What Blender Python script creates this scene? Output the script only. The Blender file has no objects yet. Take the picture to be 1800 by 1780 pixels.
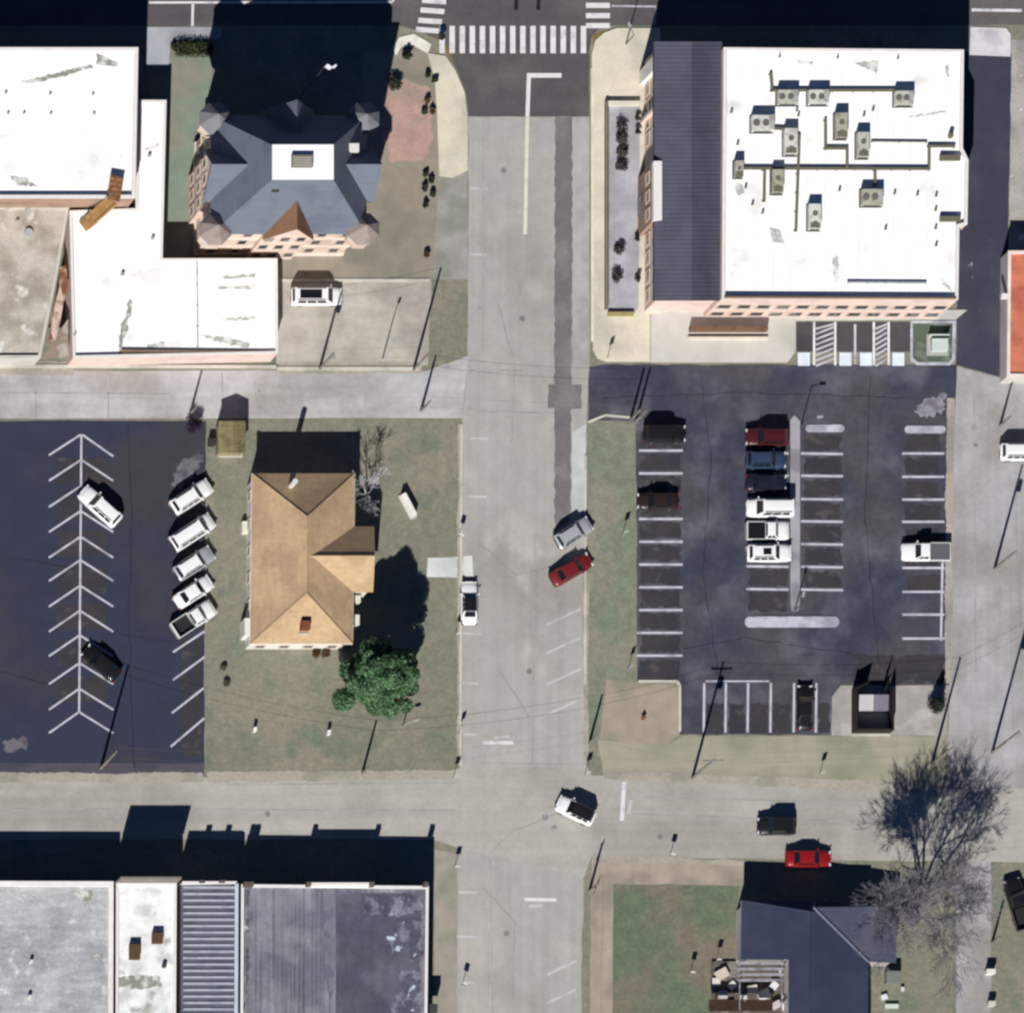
import bpy, math, random
from math import sin, cos, pi, radians
from mathutils import Vector
random.seed(7)
sc = bpy.context.scene
# ------------------------------------------------------------------ camera, sky, sun, exposure
S = 16.0                     # photograph pixels per metre on the ground
H = 1500.0                   # camera height (aerial picture, camera points straight down with a shifted lens)
DX, DY = 0.205, 0.205        # how far the camera stands off to the south-west, per metre of height
WID = 1800.0 / S
CAM = Vector((-DX * H, -DY * H, H))
cam_d = bpy.data.cameras.new('camera'); cam = bpy.data.objects.new('camera', cam_d)
sc.collection.objects.link(cam); cam.location = CAM; cam.rotation_euler = (0, 0, 0)
cam_d.sensor_fit = 'HORIZONTAL'; cam_d.sensor_width = 36.0; cam_d.lens = 36.0 * H / WID
cam_d.shift_x = DX * H / WID; cam_d.shift_y = DY * H / WID
cam_d.clip_start = 50; cam_d.clip_end = 6000
sc.camera = cam
SUN_EL, SUN_AZ = radians(40), radians(195)
w = bpy.data.worlds.new('World'); sc.world = w; w.use_nodes = True
nt = w.node_tree; bg = nt.nodes['Background']
sky = nt.nodes.new('ShaderNodeTexSky'); sky.sky_type = 'NISHITA'; sky.sun_disc = False
sky.air_density = 0.5; sky.dust_density = 0.0; sky.ozone_density = 10.0; sky.altitude = 300
sky.sun_elevation = SUN_EL; sky.sun_rotation = SUN_AZ
nt.links.new(sky.outputs[0], bg.inputs[0]); bg.inputs[1].default_value = 0.05
sd = bpy.data.lights.new('sun', 'SUN'); sd.energy = 5.0; sd.angle = radians(0.5); sd.color = (1.0, 0.97, 0.92)
so = bpy.data.objects.new('sun', sd); sc.collection.objects.link(so)
so.rotation_euler = Vector((cos(SUN_EL) * sin(radians(15)), cos(SUN_EL) * cos(radians(15)), -sin(SUN_EL))).to_track_quat('-Z', 'Y').to_euler()
so.location = (-60, -120, 150)
sc.view_settings.view_transform = 'Standard'; sc.view_settings.look = 'None'
sc.view_settings.exposure = 0.28; sc.view_settings.gamma = 1.0
sc.cycles.use_denoising = True
sc.cycles.max_bounces = 4
sc.cycles.pixel_filter_type = 'BLACKMAN_HARRIS'; sc.cycles.filter_width = 2.5
KEXP = 1.22                  # radiance of a white horizontal surface under this light

# ------------------------------------------------------------------ helpers
def G(px, py, z=0.0):
    """world point at height z that the photograph shows at pixel px, py"""
    g = Vector(((px - 900) / S, (890 - py) / S, 0))
    t = (H - z) / H
    return Vector((CAM.x + (g.x - CAM.x) * t, CAM.y + (g.y - CAM.y) * t, z))
def lin(c):
    c = c / 255.0
    return c / 12.92 if c <= 0.04045 else ((c + 0.055) / 1.055) ** 2.4
def alb(rgb):
    return tuple(min(0.86, max(0.006, lin(v) / KEXP)) for v in rgb) + (1.0,)
MATS = {}
def M(name, rgb, var=0.12, scale=0.6, fine=9.0, finevar=0.08, rough=0.9, rgb2=None, blot=0.09, thr=(0.48, 0.62), streak=None, svar=0.1, bump=0.0, metal=0.0, coat=0.0, spec=0.3, rgb3=None, spot=1.3, sthr=(0.66, 0.72), mid=0.0, mids=2.6):
    if name in MATS: return MATS[name]
    m = bpy.data.materials.new(name); m.use_nodes = True; MATS[name] = m
    n = m.node_tree; N = n.nodes; L = n.links; b = N['Principled BSDF']
    b.inputs['Roughness'].default_value = rough; b.inputs['Metallic'].default_value = metal
    b.inputs['Specular IOR Level'].default_value = spec
    if coat: b.inputs['Coat Weight'].default_value = coat; b.inputs['Coat Roughness'].default_value = 0.08
    pos = N.new('ShaderNodeNewGeometry').outputs['Position']
    def noise(sc_, det=6, vec=None):
        t = N.new('ShaderNodeTexNoise'); t.inputs['Scale'].default_value = sc_; t.inputs['Detail'].default_value = det
        L.new(vec or pos, t.inputs['Vector']); return t.outputs[0]
    def rng(v, a, b_, c, d, smooth=False):
        r = N.new('ShaderNodeMapRange'); r.inputs[1].default_value = a; r.inputs[2].default_value = b_
        r.inputs[3].default_value = c; r.inputs[4].default_value = d
        if smooth: r.interpolation_type = 'SMOOTHSTEP'
        L.new(v, r.inputs[0]); return r.outputs[0]
    def mix(f, a, c):
        x = N.new('ShaderNodeMix'); x.data_type = 'RGBA'; L.new(f, x.inputs[0])
        for s, v in ((6, a), (7, c)):
            if isinstance(v, tuple): x.inputs[s].default_value = v
            else: L.new(v, x.inputs[s])
        return x.outputs[2]
    def mul(col, v):
        x = N.new('ShaderNodeVectorMath'); x.operation = 'SCALE'; L.new(v, x.inputs[3])
        if isinstance(col, tuple): x.inputs[0].default_value = col[:3]
        else: L.new(col, x.inputs[0])
        return x.outputs[0]
    col = alb(rgb)
    if rgb2: col = mix(rng(noise(blot, 7), thr[0], thr[1], 0, 1, True), col, alb(rgb2))
    if rgb3: col = mix(rng(noise(spot, 3), sthr[0], sthr[1], 0, 1, True), col, alb(rgb3))
    col = mul(col, rng(noise(scale, 8), 0.3, 0.7, 1 - var, 1 + var))
    if mid: col = mul(col, rng(noise(mids, 5), 0.3, 0.7, 1 - mid, 1 + mid))
    fn = noise(fine, 3)
    col = mul(col, rng(fn, 0.3, 0.7, 1 - finevar, 1 + finevar))
    if streak:
        mp = N.new('ShaderNodeMapping'); mp.inputs['Scale'].default_value = streak; L.new(pos, mp.inputs[0])
        col = mul(col, rng(noise(1.0, 4, mp.outputs[0]), 0.3, 0.7, 1 - svar, 1 + svar))
    L.new(col, b.inputs['Base Color'])
    if bump:
        bp = N.new('ShaderNodeBump'); bp.inputs['Strength'].default_value = bump; bp.inputs['Distance'].default_value = 0.05
        L.new(fn, bp.inputs['Height']); L.new(bp.outputs[0], b.inputs['Normal'])
    return m
def P(name, rgb, rough=0.4, metal=0.0, coat=0.0, spec=0.5):      # plain painted things with only slight unevenness
    return M(name, rgb, var=0.05, scale=1.5, finevar=0.03, rough=rough, metal=metal, coat=coat, spec=spec)
def link(o, parent=None):
    sc.collection.objects.link(o)
    if parent: o.parent = parent
    return o
def rootloc(p):
    while p.parent: p = p.parent
    return p.location
class MB:
    def __init__(s): s.v = []; s.f = []
    def add(s, vs, fs):
        n = len(s.v); s.v += [tuple(v) for v in vs]; s.f += [tuple(i + n for i in f) for f in fs]; return s
    def box(s, x0, y0, z0, x1, y1, z1):
        return s.add([(x0,y0,z0),(x1,y0,z0),(x1,y1,z0),(x0,y1,z0),(x0,y0,z1),(x1,y0,z1),(x1,y1,z1),(x0,y1,z1)],
                     [(3,2,1,0),(4,5,6,7),(0,1,5,4),(1,2,6,5),(2,3,7,6),(3,0,4,7)])
    def obox(s, c, L, W, z0, z1, ang):              # box turned about z
        ca, sa = cos(ang), sin(ang); q = []
        for z in (z0, z1):
            for a, b in ((-1,-1),(1,-1),(1,1),(-1,1)):
                x, y = a * L / 2, b * W / 2; q.append((c[0] + x*ca - y*sa, c[1] + x*sa + y*ca, z))
        return s.add(q, [(3,2,1,0),(4,5,6,7),(0,1,5,4),(1,2,6,5),(2,3,7,6),(3,0,4,7)])
    def prism(s, poly, z0, z1, top=True, bottom=False):
        poly = ccw(poly); n = len(poly)
        vs = [(p[0],p[1],z0) for p in poly] + [(p[0],p[1],z1) for p in poly]
        fs = [(i,(i+1)%n,(i+1)%n+n,i+n) for i in range(n)]
        if top: fs.append(tuple(range(n, 2*n)))
        if bottom: fs.append(tuple(reversed(range(n))))
        return s.add(vs, fs)
    def tube(s, p0, p1, r0, r1=None, n=8, cap=True):
        p0, p1 = Vector(p0), Vector(p1); r1 = r0 if r1 is None else r1
        d = (p1 - p0).normalized(); u = d.orthogonal().normalized(); w_ = d.cross(u)
        vs = []
        for p, r in ((p0, r0), (p1, r1)):
            for i in range(n):
                a = 2*pi*i/n; vs.append(p + u*cos(a)*r + w_*sin(a)*r)
        fs = [(i,(i+1)%n,(i+1)%n+n,i+n) for i in range(n)]
        if cap: fs += [tuple(reversed(range(n))), tuple(range(n, 2*n))]
        return s.add(vs, fs)
    def mesh(s, name, mat, off=(0,0,0), smooth=False):
        me = bpy.data.meshes.new(name)
        me.from_pydata([(v[0]-off[0], v[1]-off[1], v[2]-off[2]) for v in s.v], [], s.f)
        me.materials.append(mat); me.update()
        if smooth: me.polygons.foreach_set('use_smooth', [True]*len(me.polygons))
        return me
    def build(s, name, mat, parent=None, local=False, smooth=False):
        off = (0,0,0) if (local or parent is None) else rootloc(parent)
        return link(bpy.data.objects.new(name, s.mesh(name, mat, off, smooth)), parent)
def ccw(poly):
    a = sum(poly[i][0]*poly[(i+1)%len(poly)][1] - poly[(i+1)%len(poly)][0]*poly[i][1] for i in range(len(poly)))
    return [tuple(p) for p in (poly if a > 0 else reversed(list(poly)))]
def offset(poly, d):                                # inward offset of a ccw polygon
    poly = ccw(poly); n = len(poly); out = []
    for i in range(n):
        a, b, c = Vector(poly[i-1][:2]), Vector(poly[i][:2]), Vector(poly[(i+1)%n][:2])
        e1, e2 = (b-a).normalized(), (c-b).normalized()
        n1, n2 = Vector((-e1.y, e1.x)), Vector((-e2.y, e2.x))
        k = 1 + n1.dot(n2); out.append(tuple(b + (n1 + n2) * (d / max(k, 0.2))))
    return out
def thing(name, label, cat, loc=(0,0,0), rz=0, group=None):
    o = bpy.data.objects.new(name, None); o.location = loc; o.rotation_euler = (0,0,rz); o.empty_display_size = 0.5
    link(o); return tag(o, label, cat, group)
def tag(o, label, cat, group=None):
    o['label'] = label; o['category'] = cat
    if group: o['group'] = group
    return o
def struct(o): o['kind'] = 'structure'; return o
def pts(L, z=0.0): return [G(x, y, z)[:2] for x, y in L]
jr = random.Random(3)
def jag(L, amp, step=22.0):                          # natural edges: split long edges and shift the new points a little
    out = []
    for i, a in enumerate(L):
        b = L[(i+1) % len(L)]; d = math.hypot(b[0]-a[0], b[1]-a[1]); n = min(60, int(d/step)); out.append(a)
        if max(abs(a[0]-900), abs(b[0]-900), abs(a[1]-890), abs(b[1]-890)) > 2200: n = min(n, 40)
        for k in range(1, n):
            t = k/n; nx, ny = -(b[1]-a[1])/d, (b[0]-a[0])/d; o = jr.uniform(-amp, amp)
            out.append((a[0]+(b[0]-a[0])*t+nx*o, a[1]+(b[1]-a[1])*t+ny*o))
    return out
def sheet(name, L, z, mat, parent=None):
    if parent is None: L = jag(L, 1.1)
    elif 'smear' in name: L = jag(L, 5.0, 5.0)
    elif name in ('utility_cut', 'square_patch'): L = jag(L, 1.6, 9.0)
    elif 'wear' in name or 'dirt' in name: L = jag(L, 3.0, 7.0)
    o = MB().add([(p[0], p[1], z) for p in ccw(pts(L))], [tuple(range(len(L)))]).build(name, mat, parent)
    return o if parent else struct(o)
def slab(name, L, z, mat, parent=None):
    o = MB().prism(pts(L), -0.1, z).build(name, mat, parent)
    return o if parent else struct(o)
def stripe(name, a, b, wpx, z, mat, parent):        # painted line between two pixels
    p, q = G(*a), G(*b); c = (p + q) / 2; d = q - p
    return MB().obox(c, d.length, wpx / S, z - 0.003, z, math.atan2(d.y, d.x)).build(name, mat, parent)

# ------------------------------------------------------------------ materials of the ground
grass = M('dormant_grass', (130,129,113), rgb2=(143,136,121), blot=0.11, thr=(0.42,0.66), rgb3=(118,125,109), spot=0.25, sthr=(0.5,0.68), var=0.12, mid=0.13, scale=1.1, fine=14, finevar=0.14, bump=0.6)
lawn = M('greener_grass', (124,132,114), rgb2=(140,137,122), blot=0.16, thr=(0.45,0.62), mid=0.13, var=0.14, scale=0.9, fine=14, finevar=0.14, bump=0.6)
lawn2 = M('lawn_corner', (103,116,94), rgb2=(126,117,103), blot=0.13, thr=(0.44,0.62), mid=0.15, var=0.16, scale=0.8, fine=14, finevar=0.14, bump=0.6)
dirt = M('bare_dirt', (166,152,136), rgb2=(142,140,122), blot=0.2, thr=(0.45,0.62), var=0.1, fine=12, finevar=0.1, bump=0.4)
conc_st = M('worn_concrete_street', (171,169,165), rgb2=(156,154,149), blot=0.06, rgb3=(180,176,170), spot=0.12, sthr=(0.5,0.65), mid=0.04, mids=1.8, var=0.06, scale=0.5, fine=7, finevar=0.06, streak=(0.9,0.025,1), svar=0.075)
conc_ew = M('worn_street_surface', (176,172,165), rgb2=(161,158,151), blot=0.07, mid=0.05, mids=1.8, var=0.07, scale=0.5, fine=7, finevar=0.06, streak=(0.02,0.8,1), svar=0.08)
conc_al = M('alley_concrete', (186,184,185), rgb2=(166,162,160), blot=0.12, thr=(0.42,0.62), mid=0.07, mids=1.6, var=0.09, scale=0.5, fine=8, finevar=0.06, streak=(0.08,0.7,1), svar=0.09)
conc_ea = M('east_alley_concrete', (172,170,172), rgb2=(154,151,148), blot=0.12, thr=(0.42,0.62), mid=0.06, mids=1.6, var=0.09, scale=0.5, fine=8, finevar=0.06, streak=(0.8,0.05,1), svar=0.09)
cream = M('cream_sidewalk', (220,212,192), rgb2=(198,192,176), blot=0.16, thr=(0.42,0.62), mid=0.05, var=0.06, fine=8, finevar=0.05)
greyc = M('grey_sidewalk', (182,181,178), rgb2=(166,165,160), blot=0.15, var=0.07, fine=8, finevar=0.06)
beigec = M('beige_lot_concrete', (190,184,173), rgb2=(168,160,153), blot=0.14, thr=(0.42,0.6), mid=0.06, mids=1.6, var=0.07, fine=8, finevar=0.06, streak=(0.05,0.6,1), svar=0.08)
asph_w = M('blue_black_asphalt', (51,54,76), rgb2=(60,60,68), blot=0.06, mid=0.07, var=0.09, scale=0.4, fine=10, finevar=0.1)
asph_ne = M('worn_lot_asphalt', (58,60,78), rgb2=(76,75,82), blot=0.09, thr=(0.4,0.6), rgb3=(96,96,107), spot=0.16, sthr=(0.47,0.72), mid=0.12, mids=1.5, var=0.16, scale=0.5, fine=10, finevar=0.1)
asph_rd = M('road_asphalt', (88,84,87), rgb2=(102,96,95), blot=0.1, mid=0.08, var=0.08, fine=10, finevar=0.08, streak=(0.03,0.6,1), svar=0.08)
asph_al = M('alley_asphalt', (60,61,78), rgb2=(72,71,84), blot=0.12, var=0.1, fine=9, finevar=0.1, rgb3=(150,148,160), spot=1.0, sthr=(0.72,0.78))
patch = M('asphalt_patch', (116,111,113), rgb2=(132,127,126), blot=0.2, mid=0.08, var=0.07, fine=9, finevar=0.08)
paint = M('white_paint', (228,226,228), rgb2=(190,188,196), blot=0.8, thr=(0.5,0.72), var=0.06, fine=12, finevar=0.1, rough=0.7)
paint_dim = M('faded_white_paint', (198,196,208), rgb2=(160,158,170), blot=0.7, thr=(0.46,0.72), var=0.1, fine=12, finevar=0.14, rough=0.7)
paint_worn = M('worn_street_paint', (196,196,196), rgb2=(176,176,176), blot=0.7, thr=(0.42,0.7), var=0.05, fine=12, finevar=0.08, rough=0.8)
kerb_m = M('kerb_concrete', (206,202,190), rgb2=(182,178,168), blot=0.3, var=0.08, fine=9, finevar=0.08)
kerb_blue = M('pale_kerb_concrete', (190,192,204), rgb2=(158,158,170), blot=0.5, thr=(0.42,0.6), mid=0.1, var=0.08, fine=9, finevar=0.08)
pink = M('brick_paving', (184,152,142), rgb2=(166,144,132), blot=0.25, thr=(0.46,0.64), mid=0.1, var=0.08, fine=10, finevar=0.12)

# ------------------------------------------------------------------ the ground
g = MB().add([(-420,-420,0),(420,-420,0),(420,420,0),(-420,420,0)], [(0,1,2,3)]).build('ground', grass); struct(g)
street = sheet('main_street', [(824,205),(1036,205),(1036,640),(1031,740),(1031,1345),(1028,1500),(1022,1700),(1020,2800),(800,2800),(805,1480),(808,1350),(812,740),(822,640)], 0.010, conc_st)
topst = sheet('upper_cross_street', [(-1600,-900),(3400,-900),(3400,45),(1078,45),(1052,52),(1040,66),(1036,90),(1036,205),(824,205),(818,160),(803,122),(785,92),(770,70),(735,54),(700,45),(-1600,45)], 0.014, asph_rd)
lowst = sheet('lower_cross_street', [(-1600,1368),(358,1366),(760,1362),(808,1350),(1031,1345),(1040,1362),(1600,1385),(3400,1400),(3400,1530),(1560,1512),(1040,1505),(1027,1540),(805,1490),(760,1475),(-1600,1475)], 0.016, conc_ew)
alley = sheet('west_alley', [(-1600,650),(750,652),(823,625),(812,735),(-1600,737)], 0.014, conc_al)
wlot = sheet('west_parking_lot', [(-1600,739),(362,740),(358,1362),(-1600,1362)], 0.018, asph_w)
nelot = sheet('east_parking_lot', [(1036,645),(1062,641),(1682,641),(1672,860),(1668,1204),(1478,1204),(1462,1225),(1460,1291),(1195,1291),(1195,1196),(1120,1196),(1118,742),(1034,738)], 0.018, asph_ne)
ealley = sheet('east_alley', [(1674,642),(1765,665),(3200,668),(3200,1450),(1742,1420),(1740,2800),(1684,2800),(1680,1420),(1662,1392),(1668,1270)], 0.014, conc_ea)
nalley = sheet('asphalt_alley', [(1690,92),(1778,95),(1772,440),(1772,667),(1765,664),(1680,641),(1682,545)], 0.020, asph_al)
sheet('gravel_yard', [(1778,70),(3000,70),(3000,445),(1773,445)], 0.012, M('pale_gravel', (176,170,164), rgb2=(150,146,142), blot=0.2, rgb3=(225,222,224), spot=0.9, sthr=(0.66,0.74), fine=6, finevar=0.2))
sheet('lot_apron', [(1470,1204),(1668,1204),(1664,1292),(1462,1292),(1463,1225)], 0.008, M('lot_apron_dirt', (164,160,156), rgb2=(180,176,172), blot=0.3, fine=10, finevar=0.1))
slab('sidewalk_far_corner', [(1706,48),(1768,50),(1776,60),(1776,100),(1704,97)], 0.10, M('white_sidewalk', (214,212,214), rgb2=(190,188,194), blot=0.4))
sheet('tan_dirt_corner', [(1066,1195),(1120,1198),(1194,1205),(1194,1289),(1160,1320),(1050,1330)], 0.006, dirt)
sheet('verge', [(1050,1300),(1170,1310),(1200,1293),(1665,1293),(1660,1380),(1060,1358)], 0.010, M('tan_verge', (164,158,140), rgb2=(146,146,124), blot=0.15, var=0.1, fine=12, finevar=0.12, streak=(0.05,0.8,1), svar=0.1))
sheet('grass_strip', [(1034,744),(1116,746),(1118,1194),(1064,1194),(1050,1300),(1032,1320)], 0.006, lawn)
sheet('corner_dirt_path', [(1040,1512),(1310,1520),(1310,1556),(1078,1552),(1074,2600),(1028,2600)], 0.006, M('brown_path', (170,156,142), rgb2=(152,142,130), blot=0.2, var=0.1, fine=10, finevar=0.1, streak=(0.7,0.1,1), svar=0.12))
sheet('corner_lawn', [(1078,1554),(1300,1558),(1290,1690),(1300,2600),(1074,2600)], 0.008, lawn2)
sheet('left_footway', [(764,1492),(806,1500),(803,2600),(758,2600)], 0.006, M('left_footway', (160,152,144), rgb2=(144,146,130), blot=0.25, var=0.12, fine=10, finevar=0.1))
sheet('courthouse_yard', [(256,100),(372,100),(372,470),(284,470),(284,330)], 0.006, M('yard_grey_green', (128,142,128), rgb2=(140,138,124), blot=0.14, thr=(0.45,0.6), var=0.1, fine=12, finevar=0.12))
sheet('side_yard', [(640,90),(766,90),(774,300),(770,492),(490,492),(490,448),(640,440)], 0.006, M('side_yard', (150,142,128), rgb2=(136,132,118), blot=0.12, var=0.1, fine=12, finevar=0.12))
sheet('brick_plaza', jag([(674,136),(718,142),(756,156),(762,245),(744,282),(688,288),(670,220)], 5.0, 8.0), 0.012, pink)
sheet('small_lot', [(486,494),(758,494),(752,642),(486,640)], 0.012, beigec)
slab('corner_sidewalk', [(754,104),(752,94),(783,99),(800,124),(816,162),(822,208),(822,300),(796,312),(772,310),(768,200),(764,140)], 0.12, cream)
sheet('street_verge', [(772,312),(822,302),(822,490),(760,492)], 0.010, M('street_verge', (158,157,152), rgb2=(140,142,132), blot=0.25, thr=(0.42,0.58), var=0.12, fine=12, finevar=0.1))
slab('ramp_walk', [(690,84),(702,66),(728,60),(758,78),(752,94),(730,82),(706,82),(696,98)], 0.10, M('bright_walk', (234,230,218), rgb2=(214,210,200), blot=0.4))
slab('sidewalk_top_left', [(256,48),(392,48),(386,68),(300,72),(296,118),(256,118)], 0.10, M('blue_grey_walk', (172,174,182), rgb2=(150,150,156), blot=0.3))
slab('sidewalk_main', [(1040,98),(1046,72),(1062,58),(1084,50),(1160,50),(1160,552),(1142,552),(1142,636),(1066,636),(1050,630),(1042,615)], 0.12, cream)
greys = M('south_sidewalk', (200,198,192), rgb2=(184,182,176), blot=0.15, var=0.07, fine=8, finevar=0.06)
slab('sidewalk_south', [(1143.2,545),(1700,545),(1680,562),(1398,564),(1398,618),(1384,637),(1143.2,637)], 0.115, greys)
sheet('house_walk', [(752,980),(812,978),(830,976),(832,1012),(812,1015),(750,1014)], 0.014, M('white_walk', (216,218,214), rgb2=(200,204,204), blot=0.4))
# kerbs
def kerb(name, L, wpx, z, mat, parent=None):
    b = MB()
    for a, c in zip(L, L[1:]):
        p, q = G(*a), G(*c); d = q - p
        b.obox((p+q)/2, d.length, wpx/S, -0.05, z, math.atan2(d.y, d.x))
    o = b.build(name, mat, parent)
    return o if parent else struct(o)
kerb('kerb_alley', [(-1400,641),(485,645)], 6, 0.14, kerb_m)
kerb('kerb_small_lot', [(487,648),(735,648)], 6, 0.14, kerb_m)
kerb('kerb_small_lot_top', [(490,493),(756,493)], 5, 0.12, kerb_m)
kerb('kerb_strip', [(1029,800),(1028,1200)], 4, 0.12, kerb_m)
kerb('kerb_yard', [(811,745),(809,1345)], 4, 0.10, kerb_m)
kerb('kerb_walk', [(1041,120),(1041,600)], 5, 0.14, M('pale_kerb', (232,224,202), rgb2=(212,206,190), blot=0.3))
kerb('kerb_path', [(1060,1540),(1054,1900)], 3, 0.05, dirt)
kerb('kerb_island_end', [(1034,742),(1064,730),(1112,734)], 4, 0.10, kerb_m)
kerb('kerb_apron', [(1122,1197),(1190,1197),(1195,1204),(1195,1285)], 4, 0.10, kerb_m)
# street patches and markings
z1 = 0.020
sheet('utility_cut', [(976,205),(1006,205),(1005,640),(1005,675),(1004,716),(1003,912),(975,935),(974,716)], 0.016, patch, street)
sheet('square_patch', [(963,676),(1022,676),(1022,718),(963,718)], 0.020, patch, street)
sheet('gutter_strip', [(1007,206),(1036,206),(1034,640),(1007,640)], 0.014, M('gutter_concrete', (176,174,174), rgb2=(160,158,158), blot=0.2, streak=(0.9,0.05,1), svar=0.08), street)
sheet('pale_lane', [(1006,760),(1030,745),(1030,900),(1005,912)], 0.014, M('pale_lane', (196,200,200), rgb2=(182,186,186), blot=0.2), street)
for y, xa, xb in ((331,826,858),(447,826,856),(770,826,858),(872,824,856),(1113,810,846),(1200,810,842),(1290,810,840),(1567,806,838),(1645,803,838),(1725,812,834),(1800,803,838)):
    stripe('parking_tick', (xa,y), (xb,y+1), 4.5, z1, paint_worn, street)
for y in (1098,1148,1203,1256):
    stripe('angled_line', (960,y), (1021,y-28), 4.5, z1, paint_worn, street)
for y in (838,890):
    stripe('angled_line', (1008,y), (1029,y-14), 4, z1, paint_worn, street)
for y in (1712,1762,1812): stripe('angled_line', (962,y), (1012,y-24), 5, z1, paint_worn, street)
stripe('stop_bar', (849,1305), (902,1305), 6, z1, paint, street); stripe('stop_mark', (868,1296), (895,1294), 5, z1, paint_worn, street)
stripe('stop_bar', (922,1580), (978,1581), 6, z1, paint, street); stripe('stop_mark', (930,1592), (954,1591), 6, z1, paint_worn, street)
stripe('stop_bar', (1097,1374), (1093,1442), 7, 0.026, paint, lowst); stripe('stop_mark', (1109,1405), (1105,1430), 6, 0.026, paint_worn, lowst)
stripe('stop_line', (926,133), (987,133), 8, 0.024, paint, topst)
stripe('lane_line', (929.5,137), (927,205), 7, 0.024, paint, topst); stripe('lane_line', (927,205.5), (923,412), 6.5, z1, M('cream_paint', (226,222,204), rgb2=(206,202,186), blot=0.6), street)
for i in range(15): stripe('crosswalk_bar', (777+17.75*i,46), (777+17.75*i,94), 9.5, 0.024, paint, topst)
for x0, x1, y in ((744,786,-16),(742,784,1),(739,781,18),(735,777,36),(731,771,52)): stripe('crosswalk_bar', (x0,y), (x1,y+3), 9, 0.024, paint, topst)
for y in (-24,-7,10,28,45.5): stripe('crosswalk_bar', (1030,y), (1072,y), 9, 0.024, paint, topst)
stripe('edge_line', (262,5), (690,4), 4, 0.024, paint, topst); stripe('parking_tick', (339,6), (338,47), 4.5, 0.024, paint, topst); stripe('parking_tick', (690,4), (696,-30), 4.5, 0.024, paint, topst)
stripe('edge_line', (1075,11), (1155,12), 3, 0.024, paint_dim, topst); stripe('parking_tick', (1154,12), (1150,44), 3, 0.024, paint_dim, topst)
stripe('edge_line', (1708,18), (1796,19), 5, 0.024, paint, topst)
for x in (907,946): stripe('tar_mark', (x+2,-30), (x,18), 7, 0.022, M('tar', (30,28,32)), topst)
jm = M('joint_tar', (146,145,146), rgb2=(166,166,167), blot=0.35, thr=(0.42,0.55), var=0.1, fine=6, finevar=0.1)
for a, b_, w_ in (((826,650),(973,652),2.2),((826,724),(972,726),1.6),((826,1340),(1020,1343),1.6),((850,208),(848,640),1.4),((1000,1345),(830,1440),1.5),((940,940),(936,1340),1.4),((862,1500),(866,1790),1.4)): stripe('surface_joint', a, b_, w_, 0.0135 if w_ < 9 else z1, jm, street)
for a, b_ in (((190,662),(191,736)),((62,668),(64,736)),((390,655),(391,690)),((520,654),(521,736)),((0,690),(300,692)),((640,655),(641,716))): stripe('surface_joint', a, b_, 1.8, 0.0175, jm, alley)
for a, b_ in (((0,1420),(800,1424)),((1110,1430),(1560,1445)),((400,1378),(800,1376)),((1120,1400),(1580,1412))): stripe('surface_joint', a, b_, 1.6, 0.0195, jm, lowst)
for a, b_ in (((1712,700),(1716,1260)),((1680,745),(1790,748)),((1676,1180),(1720,1178))): stripe('surface_joint', a, b_, 1.6, 0.0175, jm, ealley)
tar_d = M('oil_stain', (128,126,128), rgb2=(160,160,162), blot=0.8, thr=(0.4,0.6))
for x, y, r_ in ((958,1436,7),(974,1454,6),(1440,748,0),(1712,752,5),(1714,782,5),(1708,850,0),(457,716,5),(457,686,4),(845,541,5),(787,644,4)):
    if r_: sheet('oil_stain', [(x+cos(k*pi/5)*r_*random.uniform(.7,1.2), y+sin(k*pi/5)*r_*random.uniform(.6,1)) for k in range(10)], 0.0225, tar_d, street)
# west lot markings
zc = 0.024
ap = [764,809,855,899,944,985,1030,1074,1117,1166,1211,1252]
stripe('centre_line', (143,764), (139,1252), 3.6, zc, paint_dim, wlot)
for i, y in enumerate(ap):
    x = 143 - 4*(y-764)/488
    stripe('stall_line', (x-1.6,y), (86,y+36), 3.4, zc+0.003, paint_dim, wlot); stripe('stall_line', (x+1.6,y), (199,y+36 if i else y+38), 3.4, zc+0.003, paint_dim, wlot)
for a, b in (((304,1146),(360,1109)),((304,1195),(360,1154)),((302,1253),(358,1209)),((300,1312),(359,1262))):
    stripe('stall_line', a, b, 3.6, zc, paint_dim, wlot)
sheet('pale_smear', [(300,850),(318,812),(350,795),(360,800),(340,838),(312,860)], 0.022, M('grey_smear', (112,110,118), rgb2=(80,80,92), blot=0.6, fine=3, finevar=0.3), wlot)
sheet('pale_smear', [(8,1300),(46,1296),(46,1318),(8,1320)], 0.022, M('grey_smear2', (112,108,118), rgb2=(84,80,90), blot=0.6), wlot)
sheet('lot_edge_band', [(-1600,1338),(358,1341),(358,1361.5),(-1600,1361.5)], 0.021, M('lot_edge', (84,80,90), rgb2=(70,68,82), blot=0.3, streak=(0.2,2,1), svar=0.15), wlot)
sw = M('stall_wear', (62,59,63), rgb2=(54,54,62), blot=0.3, thr=(0.42,0.6), rgb3=(78,74,74), spot=0.6, sthr=(0.58,0.7), var=0.14, mid=0.1, fine=10, finevar=0.12)
def wear(lot, x0, y0, x1, y1, z=0.0205): sheet('stall_wear', [(x0,y0),(x1,y0),(x1,y1),(x0,y1)], z, sw, lot)
for yy in range(7): wear(wlot, 100, 805+yy*64, 186, 850+yy*64)
wear(wlot, 318, 1120, 355, 1330); wear(wlot, 318, 850, 355, 1110)
for yy in range(10): wear(nelot, 1126, 758+yy*40, 1196, 786+yy*40)
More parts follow.
